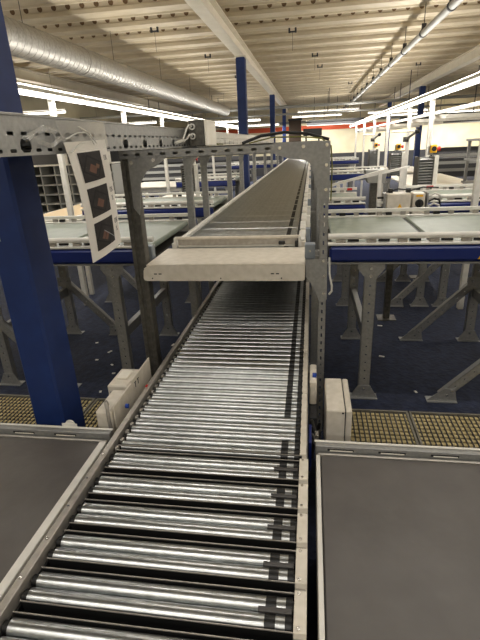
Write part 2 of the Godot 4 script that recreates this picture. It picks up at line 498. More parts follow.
func build_upper_conveyor() -> void:
	var t := thing("roller_conveyor", "long raised roller conveyor of close set zinc rollers running to the far wall", "conveyor", Vector3(-0.48, 0, -10))
	var base := t.position
	var x0 := -0.925
	var x1 := -0.03
	var zf := -23.4
	part("side_rail", MB.new().span(x0, x0 + 0.035, 1.0, 1.145, zf, -2.91, 0.003), M.white, t)
	part("side_rail", MB.new().span(x1 - 0.04, x1, 1.0, 1.145, zf, -2.91, 0.003), M.cream_paint, t)
	part("under_pan", MB.new().span(x0 + 0.035, x1 - 0.04, 1.03, 1.036, zf, -2.92), M.black, t)
	part("chain_guard", MB.new().span(x1 - 0.062, x1 - 0.044, 1.0, 1.137, zf, -2.92), M.black, t)
	var rl := x0 + 0.045
	var rr := x1 - 0.066
	var rm := roller_meshes(rr - rl)
	var cx := (rl + rr) * 0.5
	var z := -2.95
	var k := 0
	while z > -17.5 and k < 240:
		var r := obj("roller", rm.tube, M.zinc, t, Vector3(cx, 1.105, z) - base)
		if k % 7 != 3: obj("drive_sleeve", rm.sleeve, M.rubber, r)
		k += 1
		z -= 0.085 if k % 5 == 0 else 0.0585
	var rest := MB.new()
	while z > zf + 0.1:
		rest.cyl(Vector3(rl, 1.105, z), Vector3(rr, 1.105, z), 0.025, 8)
		z -= 0.0585
	part("far_rollers", rest, M.zinc, t).set_meta("kind", "stuff")
	# black bars added in the wider gaps, standing in for their shade
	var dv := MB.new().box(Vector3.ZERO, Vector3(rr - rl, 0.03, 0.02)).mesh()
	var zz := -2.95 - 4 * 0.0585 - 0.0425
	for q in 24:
		obj("gap_shade_bar", dv, M.black, t, Vector3(cx, 1.10, zz) - base)
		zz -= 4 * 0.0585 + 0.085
	# clips and sensors along the right rail
	for q in 18:
		var zc := -3.1 - 0.55 * q
		part("sensor_clip", MB.new().span(x1, x1 + 0.03, 1.10, 1.20, zc - 0.03, zc + 0.03, 0.004), M.white if q % 3 else M.grey_box, t)
	for q in 22:
		var zc := -3.09 - 0.42 * q
		part("reflector", MB.new().span(x1 - 0.045, x1 - 0.004, 1.145, 1.158, zc - 0.16, zc + 0.16, 0.003), M.white, t)
	# legs
	for zl in [-3.3, -5.3, -7.6, -10.0, -13.0, -16.0, -20.0]:
		part("leg_crossbar", MB.new().span(-0.935, 0.07, 0.96, 1.0, zl - 0.025, zl + 0.025, 0.003), M.galv, t)
		for x in [-0.905, 0.042]:
			part("leg", MB.new().span(x - 0.028, x + 0.028, 0.0, 0.97, zl - 0.03, zl + 0.03, 0.003), M.galv, t)
			part("foot_plate", MB.new().prism(PackedVector2Array([Vector2(x - 0.085, 0.005), Vector2(x + 0.085, 0.005), Vector2(x + 0.045, 0.09), Vector2(x - 0.045, 0.09)]), zl + 0.03, zl + 0.037), M.galv, t)
	# end cover
	var e := thing("end_cover", "cream sheet metal end cover across the start of the raised conveyor", "cover", Vector3(-0.48, 1.03, -2.6))
	var prof := PackedVector2Array([Vector2(-0.96, 1.045), Vector2(-0.955, 1.033), Vector2(-0.94, 1.028), Vector2(-0.035, 1.028), Vector2(-0.03, 1.033), Vector2(-0.03, 1.115), Vector2(-0.035, 1.122), Vector2(-0.90, 1.122), Vector2(-0.935, 1.112), Vector2(-0.955, 1.09)])
	part("front_face", MB.new().prism(prof, -2.43, -2.42), M.cream_paint, e)
	part("top_plate", MB.new().span(-0.94, -0.03, 1.114, 1.122, -2.86, -2.43, 0.002), M.cream_paint, e)
	part("side_flange", MB.new().span(-0.955, -0.945, 1.03, 1.10, -2.86, -2.43).span(-0.035, -0.027, 1.03, 1.115, -2.86, -2.43), M.cream_paint, e)
	for x in [-0.885, -0.857, -0.205, -0.177]:
		part("slot", MB.new().span(x - 0.009, x + 0.009, 1.067, 1.073, -2.42, -2.4185), M.black, e)
	for x in [-0.905, -0.50, -0.155]:
		part("rivet", MB.new().cyl(Vector3(x, 1.044, -2.42), Vector3(x, 1.044, -2.4165), 0.004, 8), M.black, e)
	# low clear stop bar with posts behind the cover
	var s := thing("stop_bar", "low stop bar with a bright top edge behind the cream end cover", "bar", Vector3(-0.48, 1.12, -2.86))
	part("rail", MB.new().span(-0.89, -0.06, 1.178, 1.196, -2.885, -2.865, 0.003), M.cream_paint, s)
	part("lower_rail", MB.new().span(-0.87, -0.08, 1.125, 1.137, -2.90, -2.87, 0.003), M.white, s)
	for x in [-0.885, -0.065]:
		part("post", MB.new().span(x - 0.009, x + 0.009, 1.122, 1.19, -2.89, -2.862, 0.002), M.white, s)
	part("back_sheet", MB.new().span(-0.87, -0.08, 1.137, 1.178, -2.884, -2.88), M.alu, s)
	part("cable_clip", MB.new().span(-0.2, -0.16, 1.137, 1.16, -2.878, -2.86, 0.004), M.cable_dark, s)
	part("cable_clip", MB.new().span(-0.095, -0.075, 1.125, 1.165, -2.862, -2.84, 0.004), M.cable_dark, s)

# ---------------------------------------------------------------- near belts
func near_belt(x0: float, x1: float, top: float, zb: float, label: String, skew: float) -> void:
	var t := thing("belt_conveyor", label, "conveyor", Vector3((x0 + x1) * 0.5, 0, -0.5))
	t.rotation.y = skew
	var c := t.position
	var hw := (x1 - x0) * 0.5
	var zl := zb - c.z
	# local coordinates around c
	var inner := 1.0 if c.x < -0.4 else -1.0
	obj("belt", MB.new().span(-hw + 0.012, hw - 0.012, top - 0.02, top, zl + 0.02, 1.6, 0.004).mesh(), M.belt, t)
	var ix := hw * inner
	obj("side_rail", MB.new().span(ix - (0.024 if inner > 0 else 0.008), ix + 0.008, top - 0.13, top + 0.012, zl + 0.03, 1.6, 0.002).mesh(), M.white, t)
	obj("side_skirt", MB.new().span(ix - 0.02 * inner, ix + 0.004 * inner, top - 0.22, top - 0.13, zl + 0.03, 1.6, 0.002).mesh(), M.galv_dark, t)
	obj("outer_rail", MB.new().span(-ix - 0.012, -ix + 0.012, top - 0.13, top + 0.012, zl + 0.03, 1.6, 0.002).mesh(), M.white, t)
	# end frame: bright lip, dark profile with slots, bright rear edge
	obj("end_lip", MB.new().span(-hw, hw, top - 0.012, top + 0.004, zl + 0.004, zl + 0.016, 0.003).mesh(), M.alu, t)
	obj("end_profile", MB.new().span(-hw - 0.01, hw + 0.01, top - 0.05, top + 0.030, zl - 0.035, zl - 0.004, 0.002).mesh(), M.galv, t)
	obj("rear_edge", MB.new().span(-hw - 0.015, hw + 0.015, top + 0.030, top + 0.036, zl - 0.040, zl - 0.028, 0.002).mesh(), M.white, t)
	var n := int(hw * 2.0 / 0.21)
	for k in n:
		var x := -hw + 0.10 + 0.21 * k
		var sl := obj("slot", MB.new().span(x - 0.06, x + 0.05, top + 0.008, top + 0.018, zl - 0.006, zl - 0.0025, 0.001).mesh(), M.black, t)
		obj("slot_strip", MB.new().span(x - 0.05, x + 0.045, top + 0.008, top + 0.013, zl - 0.0027, zl - 0.0015).mesh(), M.desk, sl)
	obj("drum", MB.new().cyl(Vector3(-hw + 0.015, top - 0.045, zl + 0.06), Vector3(hw - 0.015, top - 0.045, zl + 0.06), 0.035, 16).mesh(), M.black, t)
	obj("frame_bottom", MB.new().span(-hw, hw, top - 0.24, top - 0.22, zl, 1.6).mesh(), M.galv_dark, t)
	for z in [zl + 0.15, 1.4]:
		for x in [-hw + 0.06, hw - 0.06]:
			obj("leg", MB.new().span(x - 0.03, x + 0.03, 0.0, top - 0.235, z - 0.03, z + 0.03, 0.003).mesh(), M.galv_dark, t)
	# bracket with a rounded ear standing on the end profile
	var bx := 0.42 if inner < 0 else hw - 0.20
	obj("reflector_ear", MB.new().cyl(Vector3(bx, top + 0.042, zl - 0.048), Vector3(bx, top + 0.042, zl - 0.042), 0.024, 14).box(Vector3(bx, top + 0.036, zl - 0.038), Vector3(0.075, 0.03, 0.006), 0.001).mesh(), M.white, t)

func build_near_belts() -> void:
	near_belt(0.045, 1.15, 0.505, -1.61, "dark grey belt conveyor beside the white control box", 0.0)
	near_belt(-2.05, -0.905, 0.515, -1.60, "dark grey belt conveyor in front of the thick blue column", 0.0)

# ---------------------------------------------------------------- cross conveyors
var leg_mesh_cache := {}

# one leg: perforated channel, flared head plate, trapezoid foot plate; origin on the floor, front face at z = 0
func leg(parent: Node3D, x: float, z: float, top: float, m: Material, face := 1.0) -> void:
	var key := "leg%f" % top
	if not leg_mesh_cache.has(key):
		var b := MB.new()
		var rows := 14
		var y0 := 0.06
		var dy := (top - 0.06 - y0) / rows
		for k in rows:
			b.holed(-0.0375, 0.0375, y0 + dy * k, y0 + dy * (k + 1), 0.006, 0.006, 0.003, 0.004)
		b.span(-0.0375, -0.0335, 0.0, top, -0.05, 0.0).span(0.0335, 0.0375, 0.0, top, -0.05, 0.0)
		b.span(-0.0335, 0.0335, 0.0, y0, -0.004, 0.0).span(-0.0335, 0.0335, top - 0.06, top, -0.004, 0.0)
		var head := MB.new().prism(PackedVector2Array([Vector2(-0.085, top), Vector2(-0.085, top - 0.035), Vector2(-0.04, top - 0.095), Vector2(0.04, top - 0.095), Vector2(0.085, top - 0.035), Vector2(0.085, top)]), 0.0, 0.005)
		var foot := MB.new().prism(PackedVector2Array([Vector2(-0.095, 0.004), Vector2(0.095, 0.004), Vector2(0.042, 0.10), Vector2(-0.042, 0.10)]), 0.0, 0.006)
		foot.span(-0.095, 0.095, 0.0, 0.006, -0.05, 0.03)
		leg_mesh_cache[key] = [b.mesh(), head.mesh(), foot.mesh()]
	var ms: Array = leg_mesh_cache[key]
	var l := obj("leg", ms[0], m, parent, Vector3(x, 0, z) - parent.position)
	if face < 0.0: l.rotation.y = PI
	obj("head_plate", ms[1], m, l)
	obj("foot_plate", ms[2], m, l)
	for y in [top - 0.035, top - 0.085, 0.075]:
		obj("bolt", bolt_front(), M.bolt, l, Vector3(0, y, 0.004))

func brace(parent: Node3D, xa: float, ya: float, xb: float, yb: float, z: float, m: Material) -> void:
	var a := Vector3(xa, ya, z)
	var b := Vector3(xb, yb, z)
	var d := (b - a).normalized()
	var up := Vector3(-d.y, d.x, 0)
	var mb := MB.new()
	mb.xf = Transform3D(Basis(d, up, d.cross(up)), a)
	var ln := a.distance_to(b)
	var n := int(ln / 0.075)
	for k in n:
		mb.holed(ln / n * k, ln / n * (k + 1), -0.03, 0.03, 0.006, 0.006, 0.003, 0.004)
	mb.span(0, ln, 0.027, 0.031, -0.045, 0.0).span(0, ln, -0.031, -0.027, -0.045, 0.0)
	var o := part("brace", mb, m, parent)
	var s := signf(xb - xa)
	part("foot_plate", MB.new().prism(PackedVector2Array([Vector2(xa - 0.10, 0.004), Vector2(xa + 0.10, 0.004), Vector2(xa + 0.05 * s + 0.03, 0.10), Vector2(xa + 0.05 * s - 0.04, 0.10)]), z, z + 0.007).span(xa - 0.1, xa + 0.1, 0, 0.006, z - 0.05, z + 0.03), m, o)
	part("gusset", MB.new().prism(PackedVector2Array([Vector2(xb - 0.07, yb - 0.045), Vector2(xb + 0.07, yb - 0.045), Vector2(xb + 0.07, yb + 0.045), Vector2(xb - 0.07, yb + 0.045)]), z, z + 0.006), m, o)
	for p in [[xa + 0.03 * s, 0.05], [xa + 0.06 * s, 0.085], [xb - 0.035, yb + 0.01], [xb + 0.035, yb + 0.01]]:
		var bo := obj("bolt", bolt_front(), M.bolt, o)
		bo.position = Vector3(p[0], p[1], z + 0.006) - parent.position - o.position

func cross_conveyor(x0: float, x1: float, zf: float, depth: float, label: String, detail: bool, seams: Array, legs: Array) -> void:
	var t := thing("cross_conveyor", label, "conveyor", Vector3((x0 + x1) * 0.5, 0, zf - depth * 0.5), "belt cross conveyors feeding the raised conveyor")
	var zb := zf - depth
	# belts between the seams
	var xs := [x0 + 0.02]
	for s in seams: xs.append(s)
	xs.append(x1 - 0.01)
	for k in xs.size() - 1:
		part("belt", MB.new().span(xs[k] + 0.012, xs[k + 1] - 0.012, 1.09, 1.132, zb + 0.06, zf - 0.06, 0.01), M.green_belt, t)
		if k > 0: part("belt_seam", MB.new().span(xs[k] - 0.012, xs[k] + 0.012, 1.08, 1.118, zb + 0.06, zf - 0.06), M.black, t)
	# front: guide tube on brackets, white profile, blue tube, lower lip
	part("guide_tube", MB.new().cyl(Vector3(x0, 1.172, zf - 0.03), Vector3(x1, 1.172, zf - 0.03), 0.019, 12), M.white, t)
	part("front_profile", MB.new().span(x0, x1, 1.118, 1.132, zf - 0.055, zf + 0.004, 0.002), M.white, t)
	part("front_panel", MB.new().span(x0, x1, 1.0, 1.118, zf - 0.05, zf - 0.03), M.machine, t)
	part("blue_side_tube", MB.new().span(x0 + 0.01, x1, 1.012, 1.112, zf - 0.03, zf + 0.012, 0.016), M.blue_tube, t)
	part("lower_lip", MB.new().span(x0, x1, 0.997, 1.008, zf - 0.06, zf + 0.008, 0.002), M.galv, t)
	part("rear_profile", MB.new().span(x0, x1, 1.0, 1.14, zb, zb + 0.05, 0.002), M.white, t)
	part("rear_guide", MB.new().span(x0, x1, 1.165, 1.195, zb + 0.005, zb + 0.03, 0.003), M.white, t)
	part("under_pan", MB.new().span(x0 + 0.02, x1 - 0.02, 1.03, 1.038, zb + 0.05, zf - 0.06), M.galv_dark, t)
	var n := int((x1 - x0) / 0.19)
	for k in n:
		var x := x0 + 0.08 + 0.19 * k
		part("tube_bracket", MB.new().span(x - 0.03, x + 0.03, 1.132, 1.156, zf - 0.045, zf - 0.015, 0.003), M.alu, t)
		part("bracket_gap", MB.new().span(x + 0.045, x + 0.115, 1.134, 1.150, zf - 0.05, zf - 0.04), M.black, t)
		part("rear_bracket", MB.new().span(x - 0.02, x + 0.02, 1.14, 1.17, zb + 0.005, zb + 0.03), M.alu, t)
		if k % 2 == 0: part("rear_sensor", MB.new().span(x + 0.05, x + 0.10, 1.142, 1.164, zb + 0.01, zb + 0.04, 0.003), M.cable_dark, t)
	for x in legs:
		leg(t, x, zf - 0.02, 0.998, M.galv)
		leg(t, x, zb + 0.02, 0.998, M.galv, 1.0)
		if detail:
			part("stringer", MB.new().span(x - 0.022, x + 0.022, 0.415, 0.495, zb + 0.02, zf - 0.07, 0.003), M.galv, t)
	if detail and legs.size() > 1:
		var s := signf(legs[1] - legs[0])
		brace(t, legs[1] - 0.50 * s, 0.03, legs[1] - 0.01 * s, 0.555, zf - 0.02 + 0.008, M.galv)
		brace(t, legs[1] - 0.50 * s, 0.03, legs[1] - 0.01 * s, 0.555, zb + 0.02 + 0.008, M.galv)

func build_cross_conveyors() -> void:
	cross_conveyor(0.115, 3.1, -2.90, 1.10, "grey belt cross conveyor with long blue tube beside the slotted steel upright", true, [0.76], [0.395, 1.43])
	cross_conveyor(0.115, 0.56, -4.88, 1.00, "short grey belt cross conveyor left of the cream switch cabinet", true, [], [0.395])
	cross_conveyor(1.12, 3.1, -4.88, 1.00, "grey belt cross conveyor right of the cream switch cabinet", true, [], [1.2, 1.43])
	cross_conveyor(0.115, 1.52, -9.3, 1.00, "grey belt cross conveyor beyond the diagonal white chute", false, [1.1], [0.395, 1.43])
	cross_conveyor(0.115, 1.5, -15.5, 1.00, "small far cross conveyor on the side of the pipe", false, [], [0.395, 1.3])
	cross_conveyor(-3.6, -1.06, -2.90, 1.10, "grey belt cross conveyor with blue tube behind the blue column and hanging sheet", true, [-1.76], [-1.385, -2.41])
	cross_conveyor(-2.62, -1.06, -4.95, 1.00, "grey belt cross conveyor with blue tube behind the tan edged desk legs", true, [-2.15], [-1.385, -2.41])
	cross_conveyor(-2.6, -1.42, -8.8, 1.00, "grey belt cross conveyor below the far left cream rack tower", false, [], [-1.55, -2.41])
	cross_conveyor(-2.6, -1.06, -15.0, 1.00, "small far cross conveyor on the side of the duct", false, [], [-1.385, -2.41])
	# warning triangle on the blue tube
	var w := thing("warning_sticker", "yellow triangular warning sticker on the blue tube", "sticker", Vector3(1.06, 1.05, -2.887))
	part("plate", MB.new().prism(PackedVector2Array([Vector2(1.02, 1.028), Vector2(1.10, 1.028), Vector2(1.06, 1.096)]), -2.888, -2.886), M.yellow, w)
	part("lightning_mark", MB.new().prism(PackedVector2Array([Vector2(1.063, 1.075), Vector2(1.051, 1.055), Vector2(1.059, 1.055), Vector2(1.056, 1.036), Vector2(1.070, 1.060), Vector2(1.062, 1.060)]), -2.886, -2.885), M.black, w)
	# red tag on the rear guide and one further back
	solo("red_tag", MB.new().span(0.44, 0.50, 1.166, 1.192, -5.815, -5.812), M.red, "small red tag on the rail left of the cream switch cabinet", "tag")
	solo("red_tag", MB.new().span(1.36, 1.44, 1.166, 1.192, -5.815, -5.812), M.red, "small red tag on the rail right of the cream switch cabinet", "tag")
	# switch cabinet between the two belts
	var c := thing("switch_cabinet", "cream switch cabinet with yellow warning triangle and black rotary switch", "cabinet", Vector3(0.85, 1.0, -4.45))
	part("body", MB.new().span(0.695, 0.905, 1.06, 1.262, -4.60, -4.40, 0.006), M.cream_paint, c)
	part("switch_box", MB.new().span(0.925, 1.03, 1.06, 1.262, -4.56, -4.40, 0.006), M.cream_paint, c)
	var kn := part("rotary_switch", MB.new().cyl(Vector3(0.98, 1.175, -4.40), Vector3(0.98, 1.175, -4.375), 0.036, 20), M.cable_dark, c)
	part("grip", MB.new().span(0.972, 0.988, 1.145, 1.205, -4.375, -4.355, 0.003), M.black, kn)
	part("switch_plate", MB.new().span(0.95, 1.01, 1.232, 1.25, -4.40, -4.398), M.yellow, c)
	part("warning_triangle", MB.new().prism(PackedVector2Array([Vector2(0.79, 1.135), Vector2(0.835, 1.135), Vector2(0.8125, 1.176)]), -4.40, -4.398), M.yellow, c)
	part("bracket", MB.new().span(0.67, 0.69, 1.05, 1.265, -4.56, -4.41).span(1.05, 1.062, 1.05, 1.265, -4.56, -4.41), M.galv, c)
	part("support_post", MB.new().span(0.76, 0.82, 0.0, 1.06, -4.55, -4.49, 0.003).span(0.70, 0.88, 0.0, 0.008, -4.6, -4.44), M.galv_dark, c)
	for x in [0.74, 0.90]:
		part("mount_block", MB.new().span(x - 0.02, x + 0.02, 1.262, 1.30, -4.55, -4.50, 0.003), M.cable_dark, c)
	for q in 4:
		var y := 1.09 + 0.045 * q
		part("cable_loop", MB.new().tube([Vector3(1.065, y, -4.45), Vector3(1.12, y + 0.03, -4.44), Vector3(1.17, y + 0.01, -4.46), Vector3(1.19, y - 0.04, -4.50)], 0.009, 6), M.cable if q % 2 else M.cable_dark, c)
		part("cable_gland", MB.new().span(0.615, 0.67, y - 0.008, y + 0.010, -4.47, -4.44, 0.003), M.cable_dark if q % 2 else M.white, c)
	part("loose_cable", MB.new().tube([Vector3(0.70, 1.27, -4.5), Vector3(0.80, 1.30, -4.48), Vector3(0.92, 1.285, -4.47), Vector3(1.02, 1.31, -4.48), Vector3(1.16, 1.30, -4.5)], 0.007, 6), M.cable_dark, c)
	# sloping chute and folded pallets beyond the second row
	for a in [[0.42, 0.25, 1.05, -7.5], [0.30, 0.2, 0.8, -7.1]]:
		var x: float = a[0]
		var ch := MB.new()
		var zc: float = a[3]
		ch.prism(PackedVector2Array([Vector2(x, 1.10), Vector2(x + a[2], 1.30), Vector2(x + a[2], 1.335), Vector2(x, 1.135)]), zc, zc + 0.05)
		ch.span(x + 0.08, x + 0.13, 0.0, 1.12, zc, zc + 0.05).span(x + a[2] - 0.13, x + a[2] - 0.08, 0.0, 1.28, zc, zc + 0.05)
		solo("chute_rail", ch, M.white, ("longer" if a[2] > 0.9 else "shorter") + " diagonal white chute rail on posts between the cross conveyors", "rail", "white chute rails")
	var fd := thing("folded_tray_stack", "grey tapered tray bin behind the second blue conveyor", "bin", Vector3(1.0, 0, -7.4))
	part("bin_body", MB.new().prism(PackedVector2Array([Vector2(0.90, 1.08), Vector2(1.15, 1.08), Vector2(1.20, 1.28), Vector2(0.85, 1.28)]), -7.95, -7.65), M.shelf, fd)
	part("stand", MB.new().span(0.95, 1.10, 0, 1.08, -7.85, -7.75, 0.004), M.galv_dark, fd)

# ---------------------------------------------------------------- portals
func portal(z: float, label: String, near: bool, group: String) -> void:
	var t := thing("portal_frame", label, "frame", Vector3(-0.47, 0, z), group)
	# right upright: slotted channel
	var b := MB.new()
	var xa := 0.052
	var xb := 0.094
	var y := 0.05
	b.xf = Transform3D(Basis.IDENTITY, Vector3(0, 0, z + 0.02))
	while y < 1.45:
		b.holed(xa, xb, y, y + 0.05, 0.0045, 0.012, 0.003, 0.003)
		y += 0.05
	b.span(xa, xb, 0, 0.05, -0.003, 0.0).span(xa, xb, y, 1.70, -0.003, 0.0)
	b.span(xa, xa + 0.003, 0, 1.70, -0.04, 0).span(xb - 0.003, xb, 0, 1.70, -0.04, 0)
	part("upright", b, M.galv, t)
	# left post
	if near:
		var lp := MB.new()
		lp.span(-1.034, -0.956, 0.008, 1.698, z - 0.05, z + 0.012, 0.004)
		lp.span(-1.034, -1.008, 0.008, 1.698, z + 0.010, z + 0.022, 0.003).span(-0.984, -0.956, 0.008, 1.698, z + 0.010, z + 0.022, 0.003)
		part("upright", lp, M.galv_dark, t)
		part("foot_plate", MB.new().span(-1.08, -0.92, 0, 0.008, z - 0.08, z + 0.06), M.galv_dark, t)
	else:
		part("upright", MB.new().span(-1.028, -0.97, 0.0, 1.70, z - 0.02, z + 0.02, 0.004), M.galv, t)
	# arm: slotted channel
	var arm := MB.new()
	arm.xf = Transform3D(Basis.IDENTITY, Vector3(0, 0, z + 0.024))
	var x := -1.034
	while x < 0.02:
		arm.holed(x, x + 0.0705, 1.698, 1.745, 0.015, 0.0065, 0.004, 0.003)
		x += 0.0705
	arm.span(-1.034, 0.094, 1.742, 1.745, -0.044, 0).span(-1.034, 0.094, 1.698, 1.701, -0.044, 0).span(0.0235, 0.094, 1.698, 1.745, -0.003, 0)
	arm.span(-1.034, 0.094, 1.701, 1.742, -0.044, -0.041)
	part("arm", arm, M.galv, t)
	# corner plates
	var zz := z + 0.0245
	var g := part("corner_plate", MB.new().prism(PackedVector2Array([Vector2(0.096, 1.747), Vector2(0.096, 1.455), Vector2(0.09, 1.445), Vector2(0.062, 1.445), Vector2(0.050, 1.46), Vector2(0.004, 1.625), Vector2(-0.012, 1.648), Vector2(-0.04, 1.661), Vector2(-0.11, 1.668), Vector2(-0.175, 1.690), Vector2(-0.20, 1.700), Vector2(-0.20, 1.747)]), zz, zz + 0.006), M.galv, t)
	for p in [[0.078, 1.728], [0.078, 1.632], [0.078, 1.51], [-0.04, 1.725], [-0.16, 1.722]]:
		obj("bolt", bolt_front(), M.bolt, g, Vector3(p[0], p[1], zz + 0.006))
	var pl: PackedVector2Array
	if near: pl = PackedVector2Array([Vector2(-0.985, 1.70), Vector2(-0.985, 1.44), Vector2(-0.955, 1.40), Vector2(-0.94, 1.49), Vector2(-0.925, 1.58), Vector2(-0.885, 1.635), Vector2(-0.82, 1.665), Vector2(-0.77, 1.70)])
	else: pl = PackedVector2Array([Vector2(-1.03, 1.70), Vector2(-1.025, 1.56), Vector2(-0.97, 1.50), Vector2(-0.955, 1.60), Vector2(-0.92, 1.655), Vector2(-0.86, 1.70)])
	var l := part("corner_plate", MB.new().prism(pl, zz, zz + 0.006), M.galv, t)
	for p in [[-0.965, 1.68], [-0.84, 1.69]]:
		obj("bolt", bolt_front(), M.bolt, l, Vector3(p[0], p[1], zz + 0.006))
	if near:
		var lo := part("base_gusset", MB.new().prism(PackedVector2Array([Vector2(-0.022, 1.135), Vector2(0.096, 1.135), Vector2(0.098, 0.905), Vector2(0.085, 0.885), Vector2(0.065, 0.885), Vector2(-0.005, 1.02), Vector2(-0.022, 1.035)]), zz, zz + 0.005), M.galv, t)
		for p in [[0.074, 1.13], [0.080, 1.04], [0.080, 0.94]]:
			obj("bolt", bolt_front(), M.bolt, lo, Vector3(p[0], p[1], zz + 0.005))

func build_portals() -> void:
	portal(-2.50, "galvanized portal frame with gusset plates straddling the cream end cover", true, "")
	var pz := [-3.78, -4.36, -5.75, -6.80, -8.40, -10.4, -12.2, -14.4, -17.0]
	for k in 9:
		portal(pz[k], NTH[k] + " plain galvanized portal frame along the raised conveyor beyond the end cover", false, "portal frames along the raised conveyor")
	# yellow-green earth cable and grey hose over the near portal
	solo("earth_cable", MB.new().tube([Vector3(-0.32, 1.752, -2.488), Vector3(-0.2, 1.775, -2.488), Vector3(-0.06, 1.772, -2.488), Vector3(0.05, 1.76, -2.488), Vector3(0.10, 1.72, -2.488), Vector3(0.108, 1.62, -2.488), Vector3(0.106, 1.45, -2.488)], 0.004, 6), M.cable_green, "thin yellow green cable bent over the corner of the steel portal", "cable")
	solo("hose", MB.new().tube([Vector3(-0.36, 1.753, -2.515), Vector3(-0.26, 1.785, -2.515), Vector3(-0.14, 1.797, -2.515), Vector3(-0.02, 1.785, -2.515), Vector3(0.05, 1.765, -2.515), Vector3(0.09, 1.753, -2.515)], 0.008, 8), M.cable_dark, "black hose arching over the steel portal arm", "hose")
	solo("white_cable", MB.new().tube([Vector3(0.107, 1.14, -2.5), Vector3(0.11, 1.05, -2.48), Vector3(0.125, 0.98, -2.48), Vector3(0.125, 0.95, -2.48), Vector3(0.11, 0.93, -2.48)], 0.006, 6), M.cable, "white cable looped beside the slotted upright", "cable")
	# small grey photo-eye housings at both ends of the end cover
	for a in [[-0.985, "small grey sensor housing at the steel post end of the cover"], [0.0, "small grey sensor housing at the slotted upright end of the cover"]]:
		var x: float = a[0]
		var s := thing("sensor_housing", a[1], "sensor", Vector3(x, 1.1, -2.62))
		part("body", MB.new().span(x - 0.03, x + 0.03, 1.105, 1.195, -2.66, -2.60, 0.005), M.grey_box, s)
		part("lens", MB.new().cyl(Vector3(x, 1.155, -2.60), Vector3(x, 1.155, -2.595), 0.006, 10), M.bolt, s)
		part("bracket", MB.new().span(x - 0.02, x + 0.02, 1.0, 1.105, -2.65, -2.62, 0.003), M.galv, s)

# ---------------------------------------------------------------- cable tray, junction box, sheet
func build_tray() -> void:
	var t := thing("cable_tray", "perforated galvanized cable tray with round and slotted holes above the portals", "tray", Vector3(-1.08, 1.74, -4))
	var X := -1.0
	for seg in [[-0.3, -3.95, M.galv], [-3.98, -13.0, M.white]]:
		var b := MB.new()
		# x of the sheet runs along -z, its face looks to +x
		b.xf = Transform3D(Basis(Vector3(0, 0, -1), Vector3.UP, Vector3(1, 0, 0)), Vector3(X, 0, 0))
		var s: float = -seg[0]
		var e: float = -seg[1]
		var y0 := 1.745
		var w := 0.0775
		var k := 0
		b.span(s, e, y0, y0 + 0.006, -0.002, 0).span(s, e, y0 + 0.086, y0 + 0.130, -0.002, 0)
		var p := s
		while p + w <= e + 0.001:
			if k % 4 == 0:
				b.holed(p, p + w, y0 + 0.006, y0 + 0.060, 0.034, 0.0225, 0.012, 0.002)
			else:
				b.holed(p, p + w, y0 + 0.006, y0 + 0.028, 0.019, 0.006, 0.004, 0.002)
				b.span(p, p + w, y0 + 0.028, y0 + 0.060, -0.002, 0)
			b.holed(p, p + w, y0 + 0.060, y0 + 0.086, 0.019, 0.006, 0.004, 0.002)
			p += w
			k += 1
		part("side_sheet", b, seg[2], t)
		part("rolled_edge", MB.new().span(X - 0.01, X + 0.004, y0 + 0.128, y0 + 0.138, -s, -e, 0.002), seg[2], t)
		part("tray_bottom", MB.new().span(X - 0.2, X - 0.003, y0, y0 + 0.004, -s, -e), seg[2], t)
		part("far_side", MB.new().span(X - 0.202, X - 0.2, y0, y0 + 0.135, -s, -e), seg[2], t)
		part("lid", MB.new().span(X - 0.2, X - 0.003, y0 + 0.124, y0 + 0.127, -s, -e), seg[2], t)
	for k in 7:
		part("cable_bundle", MB.new().cyl(Vector3(X - 0.03 - 0.022 * k, 1.762, -0.35), Vector3(X - 0.03 - 0.022 * k, 1.762, -12.5), 0.010, 6), M.cable_dark, t)
	# junction box
	var j := thing("junction_box", "grey junction box with two white cable glands above the portal arm", "box", Vector3(-0.9, 1.72, -4.0))
	part("body", MB.new().span(-0.975, -0.845, 1.747, 1.945, -4.18, -3.80, 0.006), M.galv_dark, j)
	part("cover", MB.new().span(-0.844, -0.825, 1.747, 1.945, -4.18, -3.79, 0.01), M.desk, j)
	for p in [[-0.94, 1.895], [-0.94, 1.825]]:
		var g := part("cable_gland", MB.new().cyl(Vector3(p[0], p[1], -3.80), Vector3(p[0], p[1], -3.775), 0.024, 16), M.cable, j)
		part("gland_hole", MB.new().cyl(Vector3(p[0] + 0.003, p[1], -3.775), Vector3(p[0] + 0.003, p[1], -3.773), 0.013, 12), M.cable_dark, g)
	for q in 2:
		var yy := 1.895 - 0.07 * q
		part("gland_cable", MB.new().tube([Vector3(-0.94, yy, -3.775), Vector3(-0.955, yy + 0.012, -3.74), Vector3(-0.965, yy - 0.02, -3.70), Vector3(-0.972, 1.80 - 0.008 * q, -3.6), Vector3(-0.985, 1.782 - 0.008 * q, -3.42)], 0.007, 6), M.cable, j)
	solo("ground_wire", MB.new().tube([Vector3(-0.83, 1.76, -4.2), Vector3(-0.86, 1.757, -4.6), Vector3(-0.96, 1.755, -5.2)], 0.008, 6), M.cable_green, "yellow green wire leaving the grey junction box", "cable")
	build_sheet()

